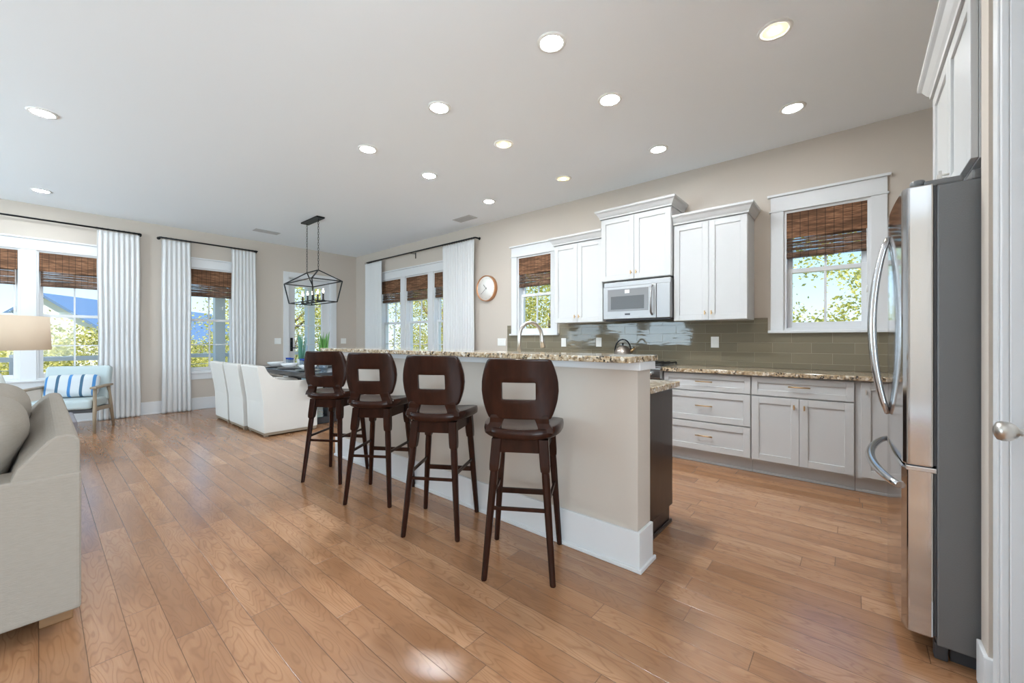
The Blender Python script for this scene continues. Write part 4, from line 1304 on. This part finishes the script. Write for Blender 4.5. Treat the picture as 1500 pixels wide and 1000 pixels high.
# chandelier
def chandelier():
    cx, cy = 2.755, 6.41
    root = thing('chandelier', 'black open-cage lantern chandelier above the dining table', 'chandelier', (cx, cy, CEIL))
    mb = MB(); mb.box(-0.06, -0.285, -0.022, 0.06, 0.285, -0.0005, 0.003); link('canopy', mb, 'black_metal', root)
    zt, zu, zl = 2.25 - CEIL, 2.075 - CEIL, 1.765 - CEIL
    for s_ in (-1, 1):
        mb = MB()
        z_ = -0.022; i = 0
        while z_ > zt + 0.05:
            pts = []
            for q in range(12):
                a = 2 * math.pi * q / 12
                c_, h_ = 0.0095 * math.cos(a), 0.024 * math.sin(a)
                pts.append((c_ if i % 2 else 0, s_ * 0.20 + (0 if i % 2 else c_), z_ - 0.022 + h_))
            mb.tube(pts, 0.0028, 5, True)
            z_ -= 0.040; i += 1
        mb.tube([(0, s_ * 0.20, z_ + 0.005), (0, s_ * 0.20, zt)], 0.006, 8)
        link('chain', mb, 'black_metal', root)
    ux, uy, lx, ly = 0.225, 0.50, 0.175, 0.44
    b = 0.014
    mb = MB()
    mb.bar((0, -0.20, zt), (0, 0.20, zt), b)
    U = [(-ux, -uy, zu), (ux, -uy, zu), (ux, uy, zu), (-ux, uy, zu)]
    L = [(-lx, -ly, zl), (lx, -ly, zl), (lx, ly, zl), (-lx, ly, zl)]
    for i in range(4):
        mb.bar(U[i], U[(i + 1) % 4], b); mb.bar(L[i], L[(i + 1) % 4], b); mb.bar(U[i], L[i], b)
        mb.bar(U[i], (0, math.copysign(0.20, U[i][1]), zt), b)
    mb.bar((0, -ly, zl), (0, ly, zl), b * 1.3)
    link('cage', mb, 'black_metal', root)
    for q in range(5):
        y_ = -0.36 + 0.18 * q
        mb = MB(); mb.lathe([(0.024, zl + 0.012), (0.026, zl + 0.022), (0.012, zl + 0.026), (0.012, zl + 0.125), (0.001, zl + 0.126)], (0, y_, 0), 14); c_ = link('candle_sleeve', mb, 'candle', root)
        mb = MB(); mb.lathe([(0.008, zl + 0.126), (0.0125, zl + 0.144), (0.011, zl + 0.162), (0.004, zl + 0.186), (0.001, zl + 0.190)], (0, y_, 0), 14); o = link('bulb', mb, 'bulb', c_); o['label'] = 'lit flame-shaped bulb'
chandelier()

# ------------------------------------------------------------------ living corner
def rbox_sub(mb, x0, y0, z0, x1, y1, z1, bev=0.05):
    mb.box(x0, y0, z0, x1, y1, z1, bev, 4)

def puffy(mb, c, half, rot, e1=0.35, e2=0.55, nu=36, nv=18, wr=0.0):
    """pillow: superellipsoid with soft corners"""
    def spw(v_, e_):
        return math.copysign(abs(v_) ** e_, v_)
    rings = []
    for j in range(1, nv):
        ph = -math.pi / 2 + math.pi * j / nv
        ring = []
        for i in range(nu):
            th = 2 * math.pi * i / nu
            y_ = half[1] * spw(math.cos(ph), e2) * spw(math.cos(th), e1)
            z_ = half[2] * spw(math.cos(ph), e2) * spw(math.sin(th), e1)
            x_ = half[0] * spw(math.sin(ph), 0.9)
            x_ += wr * math.sin(9 * y_ + 5 * z_) * math.cos(7 * z_)
            ring.append(Vector(c) + rot @ Vector((x_, y_, z_)))
        rings.append(ring)
    mb.rings(rings)

def sofa():
    root = thing('sofa', 'oatmeal linen sofa cut by the left edge', 'sofa', (-0.38, 3.45, 0))
    Y0, Y1, X1 = 2.45, 4.45, 0.112
    prof = [(X1, 0.085), (X1, 0.775), (0.100, 0.797), (0.075, 0.806), (0.045, 0.802), (0.02, 0.783), (-0.055, 0.69), (-0.16, 0.40), (-0.16, 0.085)]
    mb = MB(); mb.prism(prof, Y0 + 0.004, Y1 - 0.004, 'y', 0.010); b_ = link('backrest', mb, 'sofa', root, True)
    mb = MB(); mb.box(-0.95, Y0 + 0.02, 0.085, -0.155, Y1 - 0.02, 0.30, 0.015); link('base', mb, 'sofa', root, True)
    for a, b in ((Y0 - 0.004, Y0 + 0.20), (Y1 - 0.20, Y1 + 0.004)):
        mb = MB(); mb.box(-0.96, a, 0.08, X1 + 0.003, b, 0.645, 0.014, 3); link('arm', mb, 'sofa', root, True)
    n = 2
    for q in range(n):
        a = Y0 + 0.205 + q * (Y1 - Y0 - 0.41) / n; b = a + (Y1 - Y0 - 0.41) / n - 0.008
        mb = MB(); mb.box(-0.95, a, 0.302, -0.16, b, 0.47, 0.05, 5); link('seat_cushion', mb, 'sofa', root, True)
        mb = MB(); puffy(mb, (-0.215, (a + b) / 2 - (0.02 if q == 0 else 0.0), 0.665), (0.155, (b - a) / 2 + 0.03, 0.265), Matrix.Rotation(R(16), 3, 'Y'), 0.42, 0.55, wr=0.012); link('back_cushion', mb, 'sofa', root, True)
    for x_ in (-0.88, 0.048):
        for y_ in (Y0 + 0.15, Y1 - 0.15):
            mb = MB(); mb.box(x_ - 0.048, y_ - 0.05, 0.0, x_ + 0.048, y_ + 0.05, 0.085, 0.006); o = link('leg', mb, 'oak', root, True); o['label'] = 'short oak block leg'
sofa()

def accent_chair():
    root = thing('armchair', 'pale blue armchair with grey oak frame by the far window', 'armchair', (0.255, 7.80, 0), R(158.3))
    hw = 0.325
    for s_ in (-1, 1):
        mb = MB()
        F0, F1 = (s_ * (hw + 0.012), 0.29, 0.0), (s_ * (hw - 0.008), 0.215, 0.56)
        B0, B1 = (s_ * (hw + 0.012), -0.31, 0.0), (s_ * (hw - 0.008), -0.20, 0.56)
        def leg(a, b):
            m_ = MB(); m_.tube([a, Vector(a).lerp(Vector(b), 0.5), b], [0.014, 0.021, 0.019], 10); return m_
        link('leg', leg(F0, F1), 'grey_oak', root); link('leg', leg(B0, B1), 'grey_oak', root)
        mb = MB(); mb.box(s_ * (hw - 0.008) - 0.034, -0.27, 0.556, s_ * (hw - 0.008) + 0.034, 0.27, 0.584, 0.012, 3); link('armrest', mb, 'grey_oak', root)
        mb = MB(); mb.bar((s_ * (hw + 0.0), 0.255, 0.30), (s_ * (hw + 0.0), -0.25, 0.27), 0.022, 0.05, 0.004); link('side_rail', mb, 'grey_oak', root)
    mb = MB(); mb.box(-hw + 0.012, -0.235, 0.255, hw - 0.012, 0.245, 0.30, 0.006); link('seat_frame', mb, 'gasket', root)
    mb = MB(); mb.box(-hw + 0.022, -0.25, 0.302, hw - 0.022, 0.29, 0.425, 0.045, 5); link('seat_cushion', mb, 'pale_blue_fabric', root)
    mb = MB(); rt = Matrix.Rotation(R(14), 4, 'X')
    mb.box(-hw + 0.005, -0.065, -0.24, hw - 0.005, 0.055, 0.24, 0.045, 5); mb.bm.transform(Matrix.Translation((0, -0.265, 0.595)) @ rt)
    link('back_cushion', mb, 'pale_blue_fabric', root)
    rz = R(158.3)
    c = Matrix.Rotation(rz, 3, 'Z') @ Vector((0.0, -0.098, 0.580))
    t = thing('lumbar_pillow', 'blue and white striped lumbar pillow on the pale blue armchair', 'pillow', (0.255 + c.x, 7.80 + c.y, c.z), rz + R(-2))
    mb = MB(); rr = Matrix.Rotation(R(90), 3, 'Z')
    puffy(mb, (0, 0, 0), (0.068, 0.265, 0.150), Matrix.Rotation(R(16), 3, 'X') @ rr, 0.30, 0.5)
    link('cover', mb, 'stripe', t)
accent_chair()

# end table and lamp at the far end of the sofa
def end_table():
    root = thing('end_table', 'end table under the lamp at the far end of the sofa', 'side table', (-0.24, 4.86, 0))
    mb = MB(); mb.lathe([(0.25, 0.575), (0.26, 0.58), (0.26, 0.60), (0.25, 0.605), (0.001, 0.605)], n=36); link('top', mb, 'grey_oak', root)
    for q in range(3):
        a = R(120 * q + 30); mb = MB(); mb.tube([(0.22 * math.cos(a), 0.22 * math.sin(a), 0), (0.12 * math.cos(a), 0.12 * math.sin(a), 0.576)], [0.013, 0.018], 10); link('leg', mb, 'grey_oak', root)
end_table()
def lamp():
    root = thing('table_lamp', 'table lamp with cream drum shade at the left edge', 'lamp', (-0.225, 4.84, 0.605))
    mb = MB(); mb.lathe([(0.065, 0.0), (0.068, 0.01), (0.05, 0.05), (0.072, 0.16), (0.076, 0.22), (0.05, 0.32), (0.022, 0.37), (0.02, 0.40), (0.001, 0.401)], n=32); link('base', mb, 'ceramic', root)
    mb = MB(); mb.tube([(0, 0, 0.40), (0, 0, 0.70)], 0.008, 10); link('stem', mb, 'nickel', root)
    mb = MB(); mb.lathe([(0.292, 0.508), (0.283, 0.762), (0.278, 0.762), (0.287, 0.508), (0.292, 0.508)], n=56); sh_ = link('lamp_shade', mb, 'lamp_shade', root)
    mb = MB(); mb.bar((-0.279, 0, 0.70), (0.279, 0, 0.70), 0.005); mb.bar((0, -0.279, 0.70), (0, 0.279, 0.70), 0.005); link('spider', mb, 'nickel', sh_)
    mb = MB(); mb.lathe([(0.015, 0.57), (0.032, 0.61), (0.028, 0.65), (0.012, 0.68), (0.001, 0.681)], (0, 0, 0), 16); link('bulb', mb, 'lamp_bulb', root)
lamp()
mb = MB(); mb.box(-0.27, -0.36, 0.04, 0.27, 0.36, 0.44, 0.03, 4)
ot = thing('ottoman', 'small grey upholstered ottoman just beyond the sofa back', 'ottoman', (-0.035, 5.85, 0))
link('cushion', mb, 'grey_fabric', ot)
for a in (-0.2, 0.2):
    for b in (-0.29, 0.29):
        mb = MB(); mb.lathe([(0.018, 0), (0.022, 0.045), (0.001, 0.046)], (a, b, 0), 10); link('foot', mb, 'oak', ot)

# ------------------------------------------------------------------ ceiling fittings
def downlight(x, y, label, warm):
    root = thing('downlight', label, 'ceiling light', (x, y, CEIL), 0, 'recessed ceiling downlights')
    mb = MB(); mb.lathe([(0.066, -0.004), (0.070, -0.009), (0.088, -0.007), (0.092, -0.0005), (0.066, -0.0005)], n=40); link('trim_ring', mb, 'plastic', root)
    mb = MB(); mb.lathe([(0.066, -0.0008), (0.066, -0.0045), (0.060, -0.0060), (0.001, -0.0065)], n=36); link('lens', mb, 'lens_warm' if warm else ('lens_dim' if x > 3.5 else 'lens_aisle' if x > 2.5 else 'lens'), root)
    if warm:
        mb = MB(); mb.lathe([(0.031, -0.0062), (0.028, -0.0085), (0.001, -0.009)], n=28); link('lamp_core', mb, 'lens_core_dim' if x > 3.5 else 'lens_bright_core', root)
DL = [(0.02, 5.07, 'large-looking downlight alone at the left of the ceiling, over the sofa end', False), (0.02, 7.73, 'downlight near the left windows', False),
      (2.08, 1.445, 'downlight over the island row, nearest the camera', False), (2.08, 2.535, 'downlight in the middle of the island row', False), (2.08, 3.62, 'downlight at the far end of the island row', False),
      (2.865, 0.365, 'yellowish downlight nearest the cabinet above the fridge', True), (2.865, 1.444, 'white downlight over the kitchen aisle, next after the yellowish near one', False),
      (2.865, 2.54, 'yellowish downlight over the kitchen aisle, between two white ones', True), (2.865, 3.67, 'white downlight at the far end of the kitchen aisle row', False),
      (3.92, 0.381, 'white downlight in front of the right kitchen window', False), (3.92, 1.46, 'white downlight in front of the right upper cabinet', False),
      (3.92, 2.558, 'yellowish downlight in front of the left upper cabinet', True), (3.92, 3.743, 'white downlight in front of the kitchen window by the clock', False)]
for x_, y_, lb, wm in DL:
    downlight(x_, y_, lb, wm)
def ceiling_vent(x, y, rz, label):
    root = thing('ceiling_vent', label, 'air vent', (x, y, CEIL), rz, 'ceiling vents')
    mb = MB(); mb.box(-0.19, -0.09, -0.008, 0.19, -0.066, -0.0005, 0.003); mb.box(-0.19, 0.066, -0.008, 0.19, 0.09, -0.0005, 0.003); mb.box(-0.19, -0.066, -0.008, -0.16, 0.066, -0.0005, 0.003); mb.box(0.16, -0.066, -0.008, 0.19, 0.066, -0.0005, 0.003)
    link('frame', mb, 'vent', root)
    mb = MB()
    for q in range(9):
        mb.box(-0.16, -0.062 + q * 0.0145, -0.007, 0.16, -0.054 + q * 0.0145, -0.003)
    link('louvres', mb, 'vent', root)
    mb = MB(); mb.box(-0.16, -0.066, -0.0025, 0.16, 0.066, -0.0005); link('duct_opening', mb, 'vent_gap', root)
ceiling_vent(2.54, 7.70, 0, 'grey ceiling vent left of the chandelier')
ceiling_vent(4.24, 4.56, R(90), 'grey ceiling vent near the kitchen wall above the clock')

# ------------------------------------------------------------------ outside
GZ = -3.2
mb = MB(); mb.box(-90, -60, GZ - 0.3, 110, 140, GZ); o = struct('ground', mb, 'ground')
mb = MB(); mb.box(XL - 1.0, YA + TH, -0.20, 7.6, 10.85, -0.04); o = struct('porch_deck', mb, 'deck')
mb = MB(); mb.box(XL - 1.0, YA + TH, 2.95, 7.6, 10.95, 3.12); mb.box(XL - 1.0, 10.25, 2.72, 7.6, 10.45, 2.95); struct('added_shade_roof', mb, 'porch_paint')  # unseen roof and beam, added to shade the columns, railing and deck
def railing(x0, x1, y, label):
    root = thing('porch_railing', label, 'railing', ((x0 + x1) / 2, y, -0.04))
    hw = (x1 - x0) / 2
    mb = MB(); mb.box(-hw, -0.05, 0.86, hw, 0.05, 0.94, 0.006); link('top_rail', mb, 'porch_paint', root)
    mb = MB(); mb.box(-hw, -0.03, 0.10, hw, 0.03, 0.16, 0.005); link('bottom_rail', mb, 'porch_paint', root)
    n = int((x1 - x0) / 1.5)
    for q in range(n + 1):
        x_ = -hw + 0.06 + (2 * hw - 0.12) * q / n
        mb = MB(); mb.box(x_ - 0.045, -0.045, 0.0, x_ + 0.045, 0.045, 0.98, 0.006); link('post', mb, 'porch_paint', root)
    mb = MB()
    for q in range(4):
        z_ = 0.27 + q * 0.15
        mb.tube([(-hw, 0, z_), (hw, 0, z_)], 0.006, 6)
    link('cables', mb, 'porch_paint', root)
railing(-4.9, 7.4, 10.6, 'white porch railing outside the far windows')
def column(x, y, label):
    root = thing('porch_column', label, 'column', (x, y, -0.04), 0, 'porch columns')
    mb = MB(); mb.box(-0.09, -0.09, 0.0, 0.09, 0.09, 2.758, 0.01); link('shaft', mb, 'porch_paint', root)
    mb = MB(); mb.box(-0.13, -0.13, 0.0, 0.13, 0.13, 0.18, 0.01); link('plinth', mb, 'porch_paint', root)
column(2.50, 10.35, 'white porch column outside the single far window')
column(4.38, 10.35, 'white porch column seen through the glazed door')

def crown_mesh(seed, rx, ry, rz, n, leaf, nc=70, sp_=0.155):
    rn = random.Random(seed)
    mb = MB()
    t = bmesh.new()
    clumps = []
    while len(clumps) < nc:
        p = Vector((rn.uniform(-1, 1), rn.uniform(-1, 1), rn.uniform(-1, 1)))
        if 0.2 < p.length < 1:
            clumps.append(Vector((p.x * rx, p.y * ry, p.z * rz)))
    for q in range(n):
        c = rn.choice(clumps)
        s_ = sp_ * min(rx, rz)
        p = c + Vector((rn.gauss(0, s_), rn.gauss(0, s_), rn.gauss(0, s_ * 0.7)))
        a = Vector((rn.uniform(-1, 1), rn.uniform(-1, 1), rn.uniform(-0.7, 0.7))).normalized()
        b = a.cross(Vector((rn.uniform(-1, 1), rn.uniform(-1, 1), rn.uniform(-1, 1)))).normalized()
        l_ = leaf * rn.uniform(0.6, 1.35)
        vs = [t.verts.new(p + a * l_), t.verts.new(p + b * l_ * 0.5), t.verts.new(p - a * l_), t.verts.new(p - b * l_ * 0.5)]
        t.faces.new(vs)
    mb._add(t)
    return mb
def trunk_mesh(seed, h, spread, n=9):
    rn = random.Random(seed)
    mb = MB()
    mb.tube([(0, 0, 0), (0.1, 0.05, h * 0.35), (-0.05, 0.1, h * 0.7), (0.05, 0.0, h * 1.05)], [0.15, 0.12, 0.09, 0.03], 8)
    for q in range(n):
        a = 2 * math.pi * q / n + rn.uniform(-0.3, 0.3); z_ = h * rn.uniform(0.45, 0.9)
        r_ = spread * rn.uniform(0.6, 1.0)
        mb.tube([(0, 0, z_), (r_ * 0.5 * math.cos(a), r_ * 0.5 * math.sin(a), z_ + h * 0.12), (r_ * math.cos(a), r_ * math.sin(a), z_ + h * 0.28)], [0.06, 0.04, 0.012], 6)
    return mb
def tree(kind, seed):
    root = thing('tree', '', 'tree', (0, 0, GZ), 0, 'trees outside the windows')
    h, rx, rz, n, lf, mt = kind[:6]
    o = link('foliage', crown_mesh(seed, rx, rx, rz, n, lf, *kind[6:]), mt, root); o.location = (0, 0, h)
    link('trunk', trunk_mesh(seed + 50, h, rx * 0.75), 'bark', root)
    return root
protoA = tree((3.5, 2.2, 1.35, 15000, 0.044, 'leaf_olive'), 1)      # low broad crowns beyond the porch
protoB = tree((5.4, 2.3, 2.7, 21000, 0.042, 'leaf_autumn'), 2)     # taller, close to the kitchen wall
protoC = tree((4.6, 2.4, 2.2, 7500, 0.042, 'leaf_autumn', 60, 0.095), 3)     # sparse, sky shows through
T_ = [(protoA, (-3.4, 15.5), 0.3, 'low olive-leaved tree outside the leftmost far window'),
      (protoA, (1.0, 14.9), 1.9, 'low olive-leaved tree outside the window above the armchair'),
      (protoA, (3.6, 20.2), 3.7, 'low olive-leaved tree outside the single far window'),
      (protoA, (-6.8, 20.4), 5.2, 'low tree far out beyond the leftmost far window'),
      (protoA, (-1.2, 20.0), 2.4, 'low tree set back between the two nearer trees outside the left windows'),
      (protoB, (5.8, 15.8), 0.6, 'golden tree seen through the glazed porch door'),
      (protoB, (10.8, 12.9), 2.2, 'golden tree outside the trio of dining windows'),
      (protoB, (9.7, 6.8), 5.4, 'golden tree outside the kitchen window by the clock'),
      (protoC, (9.6, -0.5), 3.0, 'sparse yellow tree outside the kitchen window by the fridge'),
      (protoC, (11.6, 3.4), 0.2, 'sparse yellow tree standing left of the one outside the fridge-side window')]
used = set()
for pr, (x_, y_), rz, lb in T_:
    if pr.name not in used:
        used.add(pr.name)
        pr.location = (x_, y_, GZ); pr.rotation_euler = (0, 0, rz); pr['label'] = lb
    else:
        dup(pr, (x_, y_, GZ), rz, lb)

def house():
    root = thing('neighbour_house', 'pale house with blue metal roof beyond the trees', 'house', (5.5, 40.5, GZ), R(54))
    mb = MB(); mb.box(-9.0, -3.6, 0, 9.0, 3.6, 4.2); mb.prism([(-3.6, 4.2), (3.6, 4.2), (0, 6.65)], -9.0, 9.0, 'x'); link('walls', mb, 'siding', root)
    for s_ in (-1, 1):
        mb = MB(); mb.prism([(s_ * 4.1, 3.88), (0.0, 6.75), (0.0, 6.9), (s_ * 4.1, 4.03)], -9.3, 9.3, 'x'); link('roof_slope', mb, 'roof', root)
    for x_ in (-6, -2, 2, 6):
        mb = MB(); mb.box(x_ - 0.5, -3.66, 1.6, x_ + 0.5, -3.6, 3.2); link('window', mb, 'exterior_glass', root)
house()
